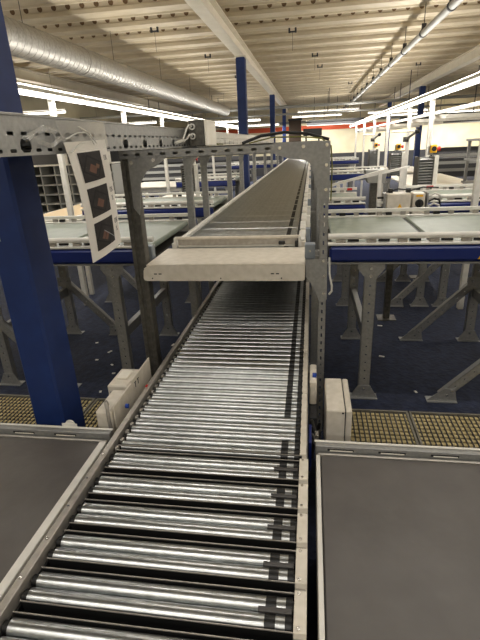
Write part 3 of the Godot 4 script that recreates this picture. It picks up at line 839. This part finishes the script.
func build_sheet() -> void:
	var t := thing("instruction_sheet", "white laminated sheet with three dark photographs taped to the cable tray", "sheet", Vector3(-0.97, 1.55, -2.0))
	# corners, clockwise from top near; the sheet hangs free and is turned towards the camera
	var tl := Vector3(-0.988, 1.855, -1.800)
	var tr := Vector3(-0.990, 1.865, -2.215)
	var bl := Vector3(-0.945, 1.290, -1.815)
	var br := Vector3(-0.935, 1.320, -2.120)
	var pos := func(u: float, v: float) -> Vector3:
		var a := tl.lerp(tr, u)
		var b := bl.lerp(br, u)
		var p := a.lerp(b, v)
		p.x += 0.02 * sin(v * PI) * (1.0 - u * 0.6) + 0.012 * sin(u * PI)
		return p
	var grid := func(u0: float, u1: float, v0: float, v1: float, off: float) -> MB:
		var b := MB.new()
		var nu := 6
		var nv := 10
		for i in nu:
			for j in nv:
				var c := []
				for q in [[i, j], [i + 1, j], [i + 1, j + 1], [i, j + 1]]:
					var uu: float = lerpf(u0, u1, float(q[0]) / nu)
					var vv: float = lerpf(v0, v1, float(q[1]) / nv)
					c.append([pos.call(uu, vv), Vector2(float(q[0]) / nu, float(q[1]) / nv)])
				var nn: Vector3 = (c[1][0] - c[0][0]).cross(c[3][0] - c[0][0]).normalized()
				if nn.x < 0: nn = -nn
				for s in [off, off - 0.0012]:
					var m := nn if s == off else -nn
					b.tri(c[0][0] + nn * s, c[1][0] + nn * s, c[2][0] + nn * s, m, m, m, c[0][1], c[1][1], c[2][1])
					b.tri(c[0][0] + nn * s, c[2][0] + nn * s, c[3][0] + nn * s, m, m, m, c[0][1], c[2][1], c[3][1])
		return b
	part("paper", grid.call(0.0, 1.0, 0.12, 1.0, 0.0), M.paper, t)
	for k in 3:
		var v0 := 0.20 + 0.26 * k
		var ph := mat(Color(0.8, 0.78, 0.78), 0.8)
		ph.albedo_texture = ImageTexture.create_from_image(photo(k))
		part("photograph", grid.call(0.16, 0.72, v0, v0 + 0.215, 0.0020), ph, t)
		# printed marks beside each picture
		for q in 2:
			var m := MB.new()
			var word := "OK" if q == 0 else ("X" if k > 0 else "")
			if word == "": continue
			var tm := TextMesh.new()
			tm.text = word
			tm.font_size = 16
			tm.pixel_size = 0.0019
			tm.depth = 0.0004
			var o := obj("printed_mark", tm, M.print_ink, t)
			var c: Vector3 = pos.call(0.85, v0 + 0.06 + 0.07 * q)
			var uu: Vector3 = (pos.call(0.9, v0 + 0.1) - pos.call(0.8, v0 + 0.1)).normalized()
			var vv: Vector3 = (pos.call(0.85, v0) - pos.call(0.85, v0 + 0.1)).normalized()
			var nn := uu.cross(vv).normalized()
			vv = nn.cross(uu)
			o.transform = Transform3D(Basis(uu, vv, nn), c + nn * 0.003 - t.position)
	# clear sleeve folded over the tray edge
	part("clear_sleeve", grid.call(-0.04, 1.04, -0.02, 0.19, 0.006), M.sleeve, t)
	for a in [[0.0, 0.10, 0.45, 0.06], [0.3, 0.02, 0.62, 0.14], [0.35, 0.13, 0.02, 0.19], [0.55, 0.15, 0.36, 0.05]]:
		var p: Vector3 = pos.call(a[0], a[1]) + Vector3(0.012, 0, 0)
		var q2: Vector3 = pos.call(a[2], a[3]) + Vector3(0.012, 0, 0)
		part("tape_crease", MB.new().tube([p, p.lerp(q2, 0.5) + Vector3(0.004, 0.01, 0), q2], 0.0028, 6), M.cable, t)
	var tape := solo("tape_knot", MB.new().tube([Vector3(-0.985, 1.80, -1.56), Vector3(-0.97, 1.835, -1.66), Vector3(-0.975, 1.828, -1.74), Vector3(-0.982, 1.80, -1.80)], 0.012, 8).tube([Vector3(-0.983, 1.79, -1.64), Vector3(-0.972, 1.775, -1.70), Vector3(-0.978, 1.80, -1.78)], 0.009, 8), M.sleeve, "crumpled clear tape stuck on the cable tray holes", "tape")

func photo(k: int) -> Image:
	var w := 96
	var h := 96
	var img := Image.create(w, h, true, Image.FORMAT_RGB8)
	var f := FastNoiseLite.new()
	f.seed = 31 + k; f.frequency = 0.045; f.noise_type = FastNoiseLite.TYPE_CELLULAR
	var f2 := FastNoiseLite.new()
	f2.seed = 90 + k; f2.frequency = 0.03
	for y in h:
		for x in w:
			var a := f.get_noise_2d(x, y) * 0.5 + 0.5
			var b := f2.get_noise_2d(x, y) * 0.5 + 0.5
			var c := Color(0.14, 0.125, 0.12).lerp(Color(0.36, 0.33, 0.34), clampf(a * 0.6 + b * 0.55 - 0.15, 0, 1))
			# dark container outline with a brown carton inside
			var p := Vector2(x - 46, y - 50).rotated(-0.5)
			if absf(p.x) < 34 and absf(p.y) < 30 and (absf(p.x) > 29 or absf(p.y) > 25): c = Color(0.05, 0.05, 0.055)
			var q := p - Vector2(3, 6)
			if absf(q.x) < 15 and absf(q.y) < 13: c = Color(0.58, 0.42, 0.34).lerp(Color(0.47, 0.34, 0.28), b)
			if k == 0 and absf(q.x - 16) < 8 and absf(q.y + 16) < 7: c = Color(0.55, 0.42, 0.33)
			if k == 2 and absf(q.x) < 1.2 and absf(q.y) < 13: c = Color(0.30, 0.2, 0.17)
			if k == 2 and absf(x * 0.8 - y + 4) < 2 and x > 40: c = Color(0.72, 0.74, 0.76)
			img.set_pixel(x, y, c)
	img.generate_mipmaps()
	return img

# ---------------------------------------------------------------- columns
func build_columns() -> void:
	var spots := [
		[-1.395, -1.78, "thick blue steel column standing behind the left dark belt"],
		[-1.365, -9.1, "blue steel column rising through the portal row behind the junction box"],
		[-1.365, -16.2, "blue steel column second behind the junction box in the row under the beam"],
		[-1.365, -23.2, "blue steel column at the far end of the row under the beam"],
		[3.38, -16.5, "blue steel column behind the white lamp frame"],
		[3.38, -23.0, "far blue steel column behind the lamp frame by the cream wall"]]
	for a in spots:
		var x: float = a[0]
		var z: float = a[1]
		var t := thing("steel_column", a[2], "column", Vector3(x + 0.08, 0, z - 0.1))
		part("shaft", MB.new().span(x, x + 0.165, 0.02, 3.20, z - 0.20, z, 0.012), M.blue, t)
		part("base_plate", MB.new().span(x - 0.04, x + 0.205, 0, 0.02, z - 0.24, z + 0.04), M.galv_dark, t)
		part("cap_plate", MB.new().span(x - 0.02, x + 0.185, 3.20, 3.22, z - 0.22, z + 0.02), M.beam, t)
	# paper note on the near column
	solo("paper_note", MB.new().span(-1.397, -1.34, 1.40, 1.47, -1.779, -1.777), M.paper, "small white paper note taped to the thick blue column", "note")

# ---------------------------------------------------------------- gratings
func grating(x0: float, x1: float, label: String) -> void:
	var z0 := -2.755
	var z1 := -1.25
	var t := thing("floor_grating", label, "grating", Vector3((x0 + x1) * 0.5, -0.04, (z0 + z1) * 0.5), "floor gratings beside the low conveyor")
	part("rim", MB.new().span(x0, x1, -0.04, 0.004, z0, z0 + 0.014).span(x0, x1, -0.04, 0.004, z1 - 0.014, z1).span(x0, x0 + 0.014, -0.04, 0.004, z0, z1).span(x1 - 0.014, x1, -0.04, 0.004, z0, z1), M.grating_frame, t)
	var w := x1 - x0 - 0.028
	var n := int((z1 - z0) / 0.042)
	var bar := MB.new().box(Vector3.ZERO, Vector3(w, 0.03, 0.027), 0.003).mesh()
	for k in n:
		obj("cross_bar", bar, M.grating, t, Vector3(0, 0.02, (k - n * 0.5 + 0.5) * 0.042))
	var m := int(w / 0.031)
	var rod := MB.new().box(Vector3.ZERO, Vector3(0.009, 0.036, z1 - z0 - 0.03), 0.002).mesh()
	for k in m:
		obj("bearing_rod", rod, M.dark_bar, t, Vector3((k - m * 0.5 + 0.5) * 0.031, 0.022, 0))

func build_gratings() -> void:
	grating(0.11, 0.672, "tan floor grating panel next to the white control box")
	grating(0.68, 1.74, "tan floor grating panel behind the reflector ear of the right dark belt")
	grating(-1.585, -0.985, "tan floor grating panel between the blue column and the small cream boxes")
	grating(-2.49, -1.595, "tan floor grating panel under and left of the blue column")

# ---------------------------------------------------------------- duct, pipe
func build_duct_and_pipe() -> void:
	var t := thing("ventilation_duct", "round spiral galvanized ventilation duct hung below the ceiling", "duct", Vector3(-3.05, 2.87, -10))
	var b := MB.new()
	var z := 0.5
	var r := 0.165
	var i := 0
	# spiral seams: short shells with a raised lock seam between them
	while z > -17.4:
		b.cyl(Vector3(-3.05, 2.87, z), Vector3(-3.05, 2.87, z - 0.118), r, 28, false)
		b.cyl(Vector3(-3.05, 2.87, z - 0.112), Vector3(-3.05, 2.87, z - 0.118), r + 0.0035, 28, true)
		z -= 0.118
		i += 1
	part("spiral_pipe", b, M.duct, t)
	for k in 7:
		var zc := -1.6 - 2.4 * k
		part("coupling", MB.new().cyl(Vector3(-3.05, 2.87, zc), Vector3(-3.05, 2.87, zc - 0.05), r + 0.008, 28), M.duct, t)
		part("hanger_wire", MB.new().cyl(Vector3(-3.05, 3.03, zc - 1.2), Vector3(-3.05, 3.44, zc - 1.2), 0.004, 6), M.galv_dark, t)
	var p := thing("ceiling_pipe", "pale grey pipe run along the ceiling on black clamps", "pipe", Vector3(1.53, 3.08, -14))
	part("pipe", MB.new().cyl(Vector3(1.53, 3.08, -3.5), Vector3(1.53, 3.08, -25.5), 0.045, 16), M.shelf, p)
	for k in 14:
		var zc := -6.2 - 1.4 * k
		part("clamp", MB.new().cyl(Vector3(1.53, 3.08, zc), Vector3(1.53, 3.08, zc - 0.04), 0.055, 14).span(1.50, 1.56, 3.12, 3.20, zc - 0.035, zc - 0.005), M.machine, p)
		part("hanger_rod", MB.new().cyl(Vector3(1.53, 3.13, zc - 0.02), Vector3(1.53, 3.45, zc - 0.02), 0.006, 6), M.galv_dark, p)
	# sprinkler heads / rod clips hung under the ribs
	for a in [[-0.32, -8.05], [0.05, -10.6], [0.18, -12.4], [-2.35, -7.4], [-2.05, -10.0], [2.6, -13.2], [-1.95, -13.2], [1.2, -16.0]]:
		var c := thing("rod_clip", "small dark steel clip with a thin rod under a ceiling rib", "clip", Vector3(a[0], 3.438, 3.6 - RIB * roundf((3.6 - a[1]) / RIB)), "rod clips under the ceiling")
		obj("jaw", MB.new().box(Vector3(-0.05, -0.035, 0), Vector3(0.03, 0.07, 0.03), 0.003).box(Vector3(0.05, -0.035, 0), Vector3(0.03, 0.07, 0.03), 0.003).box(Vector3(0, -0.055, 0), Vector3(0.12, 0.02, 0.03), 0.003).mesh(), M.machine, c)
		obj("rod", MB.new().cyl(Vector3(0, -0.06, 0), Vector3(0, -0.32, 0), 0.003, 6).mesh(), M.machine, c)

# ---------------------------------------------------------------- white frames with the lamps
func light_frame(x: float, zs: Array, ytop: float, label: String, side: float) -> void:
	var t := thing("lamp_frame", label, "frame", Vector3(x, 0, zs[0]))
	for z in zs:
		part("post", MB.new().span(x - 0.028, x + 0.028, 0, ytop, z - 0.028, z + 0.028, 0.004), M.white, t)
		if side > 0.0: part("outrigger", MB.new().span(x, x + 1.1 * side, ytop - 0.29, ytop - 0.24, z - 0.02, z + 0.02, 0.003), M.white, t)
	part("top_rail", MB.new().span((x - 0.041) if side > 0 else (x - 0.025), (x + 0.025) if side > 0 else (x + 0.046), ytop, ytop + 0.05, zs[0] + 0.75, zs[-1] - 0.3, 0.004), M.white, t)
	if side > 0.0: part("lower_rail", MB.new().span(x + 0.030 * side, x + 0.055 * side, ytop - 0.24, ytop - 0.20, zs[0] + 1.2, zs[-1] - 0.3, 0.004), M.white, t)

func build_light_frames() -> void:
	light_frame(1.60, [-4.83, -6.95, -8.44, -10.7, -12.9, -15.3, -18.0], 2.24, "white steel lamp frame on posts along the emergency stop stations", 1.0)
	light_frame(-2.69, [-4.2, -4.85, -6.8, -8.6, -10.8, -13.0, -15.5, -18.0], 2.315, "white steel lamp frame on posts under the spiral duct", -1.0)

# ---------------------------------------------------------------- boxes beside the low conveyor
func build_small_boxes() -> void:
	var c := thing("control_box", "white control box with a separate lid beside the low conveyor", "box", Vector3(0.15, 0.2, -2.06))
	part("body", MB.new().span(0.090, 0.178, 0.18, 0.53, -2.225, -1.90, 0.004), M.cream_paint, c)
	part("lid", MB.new().span(0.182, 0.212, 0.18, 0.53, -2.225, -1.90, 0.006), M.cream_paint, c)
	part("lid_gap", MB.new().span(0.176, 0.184, 0.185, 0.525, -2.22, -1.905), M.machine, c)
	part("lock", MB.new().cyl(Vector3(0.168, 0.518, -1.90), Vector3(0.168, 0.518, -1.897), 0.005, 8), M.black, c)
	part("leg", MB.new().span(0.12, 0.16, 0.004, 0.18, -2.1, -2.04, 0.003), M.galv_dark, c)
	var m := thing("drive_motor", "cream drive motor with a blue connector behind the right roller rail", "motor", Vector3(0.03, 0.4, -2.2))
	part("housing", MB.new().span(0.008, 0.045, 0.42, 0.56, -2.33, -2.12, 0.006), M.cream_paint, m)
	part("connector", MB.new().span(0.022, 0.044, 0.545, 0.575, -2.20, -2.17, 0.003), M.connector, m)
	part("gearbox", MB.new().span(0.008, 0.05, 0.33, 0.42, -2.36, -2.0, 0.006), M.machine, m)
	part("blue_bracket", MB.new().span(0.006, 0.018, 0.36, 0.515, -1.80, -1.66, 0.002), M.blue_tube, m)
	for q in 5:
		var z := -1.80 - 0.06 * q
		part("cable", MB.new().tube([Vector3(0.02, 0.42, z), Vector3(0.045, 0.40 - 0.02 * q, z + 0.02), Vector3(0.062, 0.34, z - 0.02), Vector3(0.05, 0.25, z), Vector3(0.06, 0.15, z - 0.03)], 0.008, 6), M.cable_dark if q % 2 == 0 else M.galv_dark, m)
	part("bare_terminal", MB.new().span(0.035, 0.055, 0.36, 0.39, -1.93, -1.89, 0.003).span(0.04, 0.06, 0.30, 0.33, -1.84, -1.80, 0.003), M.bolt, m)
	part("foot", MB.new().span(0.012, 0.04, 0.0, 0.33, -2.25, -2.2, 0.003), M.galv_dark, m)
	# left: two cream housings behind a long cream plate
	var b := thing("switch_housing", "cream switch housing with a bent grey hose beside the low conveyor", "box", Vector3(-0.97, 0.4, -1.78))
	part("body", MB.new().span(-1.015, -0.935, 0.40, 0.585, -1.93, -1.72, 0.010), M.cream_paint, b)
	part("hose", MB.new().tube([Vector3(-0.975, 0.585, -1.78), Vector3(-0.972, 0.612, -1.765), Vector3(-0.962, 0.618, -1.745), Vector3(-0.950, 0.60, -1.725), Vector3(-0.944, 0.54, -1.712), Vector3(-0.935, 0.47, -1.705), Vector3(-0.925, 0.43, -1.70)], 0.009, 8), M.alu, b)
	part("leg", MB.new().span(-0.99, -0.96, 0.004, 0.40, -1.85, -1.82), M.galv_dark, b)
	part("plug", MB.new().cyl(Vector3(-0.91, 0.545, -1.84), Vector3(-0.895, 0.545, -1.84), 0.012, 10), M.connector, b)
	var b2 := thing("terminal_box", "cream terminal box with a raised lid window beside the low conveyor", "box", Vector3(-1.0, 0.4, -2.1))
	part("body", MB.new().span(-1.075, -0.955, 0.42, 0.57, -2.19, -1.99, 0.008), M.cream_paint, b2)
	part("lid_window", MB.new().span(-1.05, -0.985, 0.57, 0.582, -2.15, -2.06, 0.004), M.desk, b2)
	part("front_label", MB.new().span(-1.06, -0.98, 0.49, 0.535, -1.99, -1.987), M.alu, b2)
	part("leg", MB.new().span(-1.04, -1.0, 0.004, 0.42, -2.11, -2.07), M.galv_dark, b2)
	var p := thing("side_guard", "long cream guard plate standing along the low conveyor by the small boxes", "guard", Vector3(-0.92, 0.45, -2.0))
	part("plate", MB.new().span(-0.932, -0.924, 0.42, 0.61, -2.26, -1.98, 0.002), M.cream_paint, p)
	part("plate", MB.new().span(-0.932, -0.924, 0.42, 0.60, -1.975, -1.74, 0.002), M.cream_paint, p)
	for z in [-2.02, -2.06]:
		part("printed_mark", MB.new().span(-0.924, -0.923, 0.55, 0.58, z - 0.004, z + 0.004).span(-0.924, -0.923, 0.578, 0.584, z - 0.012, z + 0.012), M.machine, p)
	part("stay", MB.new().span(-0.924, -0.862, 0.45, 0.47, -2.2, -2.17).span(-0.924, -0.862, 0.45, 0.47, -1.85, -1.82), M.galv_dark, p)
	solo("red_tag", MB.new().span(-0.861, -0.853, 0.563, 0.568, -2.02, -2.00), M.red, "tiny red tag on the left rail of the low conveyor", "tag")

# ---------------------------------------------------------------- stations
func desk(x0: float, x1: float, z0: float, z1: float, y: float, label: String) -> void:
	var t := thing("packing_desk", label, "desk", Vector3((x0 + x1) * 0.5, 0, (z0 + z1) * 0.5), "white packing desks")
	part("desk_top", MB.new().span(x0, x1, y - 0.03, y, z0, z1, 0.004), M.desk, t)
	part("apron", MB.new().span(x0 + 0.04, x1 - 0.04, y - 0.12, y - 0.03, z0 - 0.04, z0 - 0.06), M.white, t)
	for x in [x0 + 0.06, x1 - 0.06]:
		for z in [z0 - 0.06, z1 + 0.06]:
			part("leg", MB.new().span(x - 0.025, x + 0.025, 0, y - 0.03, z - 0.025, z + 0.025, 0.003), M.white, t)

func tower(x: float, z: float, label: String) -> void:
	var t := thing("slot_tower", label, "rack", Vector3(x, 0, z), "slotted tray towers with emergency stops")
	part("post", MB.new().span(x + 0.04, x + 0.09, 0, 1.52, z - 0.025, z + 0.025, 0.004), M.white, t)
	part("foot", MB.new().span(x - 0.1, x + 0.12, 0, 0.01, z - 0.1, z + 0.05), M.galv_dark, t)
	part("back_plate", MB.new().span(x - 0.13, x + 0.03, 1.14, 1.50, z - 0.22, z - 0.21), M.shelf, t)
	for k in 11:
		part("tray_lip", MB.new().span(x - 0.13, x + 0.03, 1.15 + 0.032 * k, 1.162 + 0.032 * k, z - 0.21, z + 0.02, 0.002), M.galv, t)
	part("side_plate", MB.new().span(x - 0.14, x - 0.13, 1.13, 1.51, z - 0.22, z + 0.03).span(x + 0.03, x + 0.04, 1.13, 1.51, z - 0.22, z + 0.03), M.galv_dark, t)

func estop(x: float, y: float, z: float, label: String) -> void:
	var t := thing("emergency_stop", label, "switch", Vector3(x, y, z), "emergency stops on the towers")
	obj("housing", MB.new().box(Vector3.ZERO, Vector3(0.07, 0.09, 0.06), 0.006).mesh(), M.yellow, t)
	obj("button", MB.new().cyl(Vector3(0.035, 0, 0), Vector3(0.055, 0, 0), 0.016, 12).cyl(Vector3(0.055, 0, 0), Vector3(0.075, 0, 0), 0.027, 14).mesh(), M.red, t)
	obj("collar", MB.new().cyl(Vector3(0.0, 0, 0.03), Vector3(0.0, 0, 0.038), 0.028, 14).mesh(), M.cable_dark, t)
	obj("bracket", MB.new().box(Vector3(-0.02, -0.02, -0.04), Vector3(0.06, 0.10, 0.02), 0.002).mesh(), M.galv, t)

func build_stations() -> void:
	desk(1.74, 3.1, -6.05, -7.05, 0.98, "white packing desk nearest the cream switch cabinet")
	desk(1.74, 2.95, -8.9, -11.4, 0.92, "white packing desk beside the slotted tower with the red button")
	desk(1.74, 2.95, -12.2, -14.6, 0.92, "white packing desk in front of the blue column by the cream wall")
	desk(-3.62, -2.76, -5.2, -7.2, 0.98, "white packing desk with tan edge left of the hanging sheet")
	desk(-2.55, -1.75, -6.5, -8.4, 0.96, "white packing desk beside the left slotted tower")
	desk(-4.4, -2.9, -10.3, -12.0, 0.92, "white packing desk far back under the duct")
	part_tan("tan_mat", -3.58, -3.0, -5.5, -7.1, 0.98, "tan cutting mat lying on the desk left of the hanging sheet")
	for a in [[1.42, -6.0, "slotted tower with red button in front of the white packing desk"], [1.42, -8.1, "slotted tower with yellow stop below the monitor arm"], [1.42, -11.0, "slotted tower far along the white lamp frame"], [-1.62, -6.3, "slotted tower beside the portals on the duct side"]]:
		tower(a[0], a[1], a[2])
	estop(1.44, 1.597, -6.0, "yellow emergency stop box with red button on the nearest slotted tower")
	estop(1.40, 1.597, -8.1, "yellow emergency stop box on the tower below the monitor arm")
	estop(1.42, 1.597, -11.0, "yellow emergency stop box on the far tower of the lamp frame")
	estop(-1.6, 1.597, -6.3, "yellow emergency stop box on the tower of the duct side")
	# monitor arm on a frame post
	for a in [[1.56, -8.44, "black jointed monitor arm on the white frame post"], [1.56, -12.9, "black jointed monitor arm far along the white frame"]]:
		var m := thing("monitor_arm", a[2], "arm", Vector3(a[0], 1.7, a[1]))
		obj("clamp", MB.new().box(Vector3(0, 0, 0.04), Vector3(0.09, 0.08, 0.02), 0.003).mesh(), M.machine, m)
		obj("lower_arm", MB.new().cyl(Vector3(0, 0, 0.05), Vector3(0.16, 0.12, 0.1), 0.02, 10).mesh(), M.galv_dark, m)
		obj("joint", MB.new().ball(Vector3(0.16, 0.12, 0.1), 0.045, 12).mesh(), M.cable_dark, m)
		obj("crossbar", MB.new().cyl(Vector3(0.16, 0.12, 0.1), Vector3(-0.25, 0.13, 0.1), 0.014, 8).mesh(), M.white, m)
	# grey rack with crates on the far right
	var r := thing("crate_rack", "grey steel rack with crates beyond the white frame post", "rack", Vector3(2.75, 0, -7.4))
	for x in [2.42, 2.62, 3.05]:
		for z in [-7.9, -7.2]:
			part("upright", MB.new().span(x - 0.02, x + 0.02, 0, 1.66, z - 0.02, z + 0.02), M.galv, r)
	for y in [1.02, 1.36, 1.64]:
		part("shelf", MB.new().span(2.38, 3.1, y, y + 0.03, -7.95, -7.15), M.galv, r)
	for k in 2:
		var cx := 2.735 + 0.2 * k
		var cr := thing("storage_crate", "grey crate on top of the steel rack beyond the frame post", "crate", Vector3(cx, 1.671, -7.5), "crates on the steel rack")
		obj("shell", MB.new().box(Vector3(0, 0.08, 0), Vector3(0.17, 0.16, 0.4), 0.01).mesh(), M.shelf, cr)
		obj("rim", MB.new().box(Vector3(0, 0.165, 0), Vector3(0.18, 0.02, 0.41), 0.004).mesh(), M.machine, cr)
	# shelving with binders behind the hanging sheet
	var s := thing("pigeonhole_shelf", "grey pigeonhole shelf with dark compartments behind the left desk", "shelf", Vector3(-5.0, 0, -9.0))
	part("back_panel", MB.new().span(-6.1, -3.9, 0.2, 1.9, -9.4, -9.38), M.machine, s)
	for k in 6: part("board", MB.new().span(-6.1, -3.9, 0.55 + 0.19 * k, 0.575 + 0.19 * k, -9.38, -8.95), M.white if k == 5 else M.shelf, s)
	for k in 8: part("divider", MB.new().span(-6.1 + 0.31 * k, -6.08 + 0.31 * k, 0.0, 1.49, -9.38, -8.95), M.shelf, s)
	for k in 10:
		var bx := -4.95 + 0.09 * k
		var mm: Material = M.red if k == 4 else (M.binder_blue if k == 3 else (M.white if k % 3 == 0 else M.machine))
		solo("binder", MB.new().span(bx, bx + 0.075, 1.526, 1.81, -9.3, -9.02, 0.004), mm, ["white", "dark"][0 if k % 3 == 0 else 1] + " binder on the top board of the pigeonhole shelf" if k != 3 and k != 4 else ("red binder on the top board of the pigeonhole shelf" if k == 4 else "blue binder on the top board of the pigeonhole shelf"), "binder", "binders on the pigeonhole shelf")
	# scraps on the carpet
	for k in 16:
		var spots := [[-1.276, -3.742], [-2.277, -4.416], [-1.881, -3.388], [-1.831, -3.558], [-1.70, -3.302], [0.78, -3.02], [-1.15, -3.55], [-1.62, -3.15], [-2.05, -3.75], [-1.45, -4.25], [-1.75, -4.6], [-0.98, -3.1], [0.62, -3.6], [-1.6, -2.85], [-2.1, -3.2], [0.7, -4.3]]
		var q: Array = spots[k]
		var sc := solo("paper_scrap", MB.new().box(Vector3.ZERO, Vector3(0.028 if k % 3 else 0.045, 0.006, 0.018), 0.002), M.paper, "small white paper scrap lying on the blue carpet", "scrap", "paper scraps on the carpet")
		sc.position = Vector3(q[0], 0.003, q[1])
		sc.rotation.y = rng.randf() * TAU

func part_tan(called: String, x0: float, x1: float, z0: float, z1: float, y: float, label: String) -> void:
	solo(called, MB.new().span(x0, x1, y, y + 0.006, z0, z1), mat(Color(0.83, 0.73, 0.55), 0.6), label, "mat")

# ---------------------------------------------------------------- far end of the hall
func build_background() -> void:
	# long dark conveyor banks in front of the far and the right wall
	for a in [[4.3, 8.5, -18.0, "dark conveyor bank with pale rails before the far wall behind the column"], [-8.5, -2.4, -19.0, "dark conveyor bank with pale rails before the far wall under the duct"]]:
		var t := thing("conveyor_bank", a[3], "conveyor", Vector3((a[0] + a[1]) * 0.5, 0, a[2]))
		part("body", MB.new().span(a[0], a[1], 0.3, 0.95, a[2] - 0.8, a[2]), M.machine, t)
		for k in 3: part("pale_rail", MB.new().span(a[0], a[1], 0.5 + 0.25 * k, 0.6 + 0.25 * k, a[2], a[2] + 0.05), M.shelf, t)
		part("blue_rail", MB.new().span(a[0], a[1], 1.15, 1.3, a[2] - 0.8, a[2] - 0.7), M.machine, t)
		for x in [a[0] + 0.3, a[1] - 0.3]:
			part("leg", MB.new().span(x - 0.04, x + 0.04, 0, 1.3, a[2] - 0.75, a[2] - 0.67), M.machine, t)
	# hanging dark monorail machinery
	for a in [[2.4, 6.5, 2.06, -14.5, "dark overhead monorail hung under the ceiling by the cream wall"], [-0.2, 2.3, 2.36, -21.0, "dark overhead monorail above the end of the raised conveyor"], [4.0, 8.5, 2.3, -19.5, "dark overhead monorail far right at the cream wall"]]:
		var t := thing("overhead_monorail", a[4], "monorail", Vector3((a[0] + a[1]) * 0.5, a[2], a[3]))
		part("rail", MB.new().span(a[0], a[1], a[2], a[2] + 0.09, a[3] - 0.12, a[3]), M.machine, t)
		part("trough", MB.new().span(a[0] + 0.1, a[1] - 0.1, a[2] + 0.12, a[2] + 0.2, a[3] - 0.3, a[3] - 0.05), M.cable_dark, t)
		part("bright_edge", MB.new().span(a[0], a[1], a[2] - 0.03, a[2], a[3] - 0.02, a[3] + 0.01), M.shelf, t)
		for x in [a[0] + 0.3, (a[0] + a[1]) * 0.5, a[1] - 0.3]:
			part("hanger_rod", MB.new().cyl(Vector3(x, a[2] + 0.09, a[3] - 0.06), Vector3(x, 3.44, a[3] - 0.06), 0.012, 6), M.machine, t)
	# crosswise pipes and cable ducts under the deck at the far end
	for a in [[2.92, -17.8, 0.05, "pale round pipe crossing under the ceiling far back"], [2.74, -19.0, 0.035, "thin pale pipe crossing under the ceiling far back"], [2.62, -24.5, 0.06, "thick pale pipe crossing before the far wall"]]:
		var t := thing("cross_pipe", a[3], "pipe", Vector3(0, a[0], a[1]))
		part("pipe", MB.new().cyl(Vector3(-8.8, a[0], a[1]), Vector3(8.8, a[0], a[1]), a[2], 12), M.shelf, t)
		for x in [-6.0, -3.6, 0.6, 3.0, 6.0]:
			part("hanger_rod", MB.new().cyl(Vector3(x, a[0], a[1]), Vector3(x, 3.44, a[1]), 0.012, 6), M.machine, t)
	# brown upright duct by the far columns
	var d := thing("brown_shaft", "dark brown square shaft standing behind the last blue columns", "shaft", Vector3(-0.9, 0, -24.0))
	part("shaft", MB.new().span(-1.1, -0.5, 0, 2.75, -24.4, -24.0, 0.02), mat(Color(0.30, 0.24, 0.19), 0.7), d)
	part("collar", MB.new().span(-1.14, -0.46, 2.70, 2.78, -24.44, -23.96, 0.01), M.machine, d)
	solo("vent_box", MB.new().span(-0.4, 0.5, 1.98, 2.3, -24.3, -23.8, 0.02).span(-0.3, -0.22, 0.0, 1.98, -24.1, -24.0).span(0.32, 0.4, 0.0, 1.98, -24.1, -24.0), M.cable_dark, "black vent box on legs beside the brown shaft", "box")
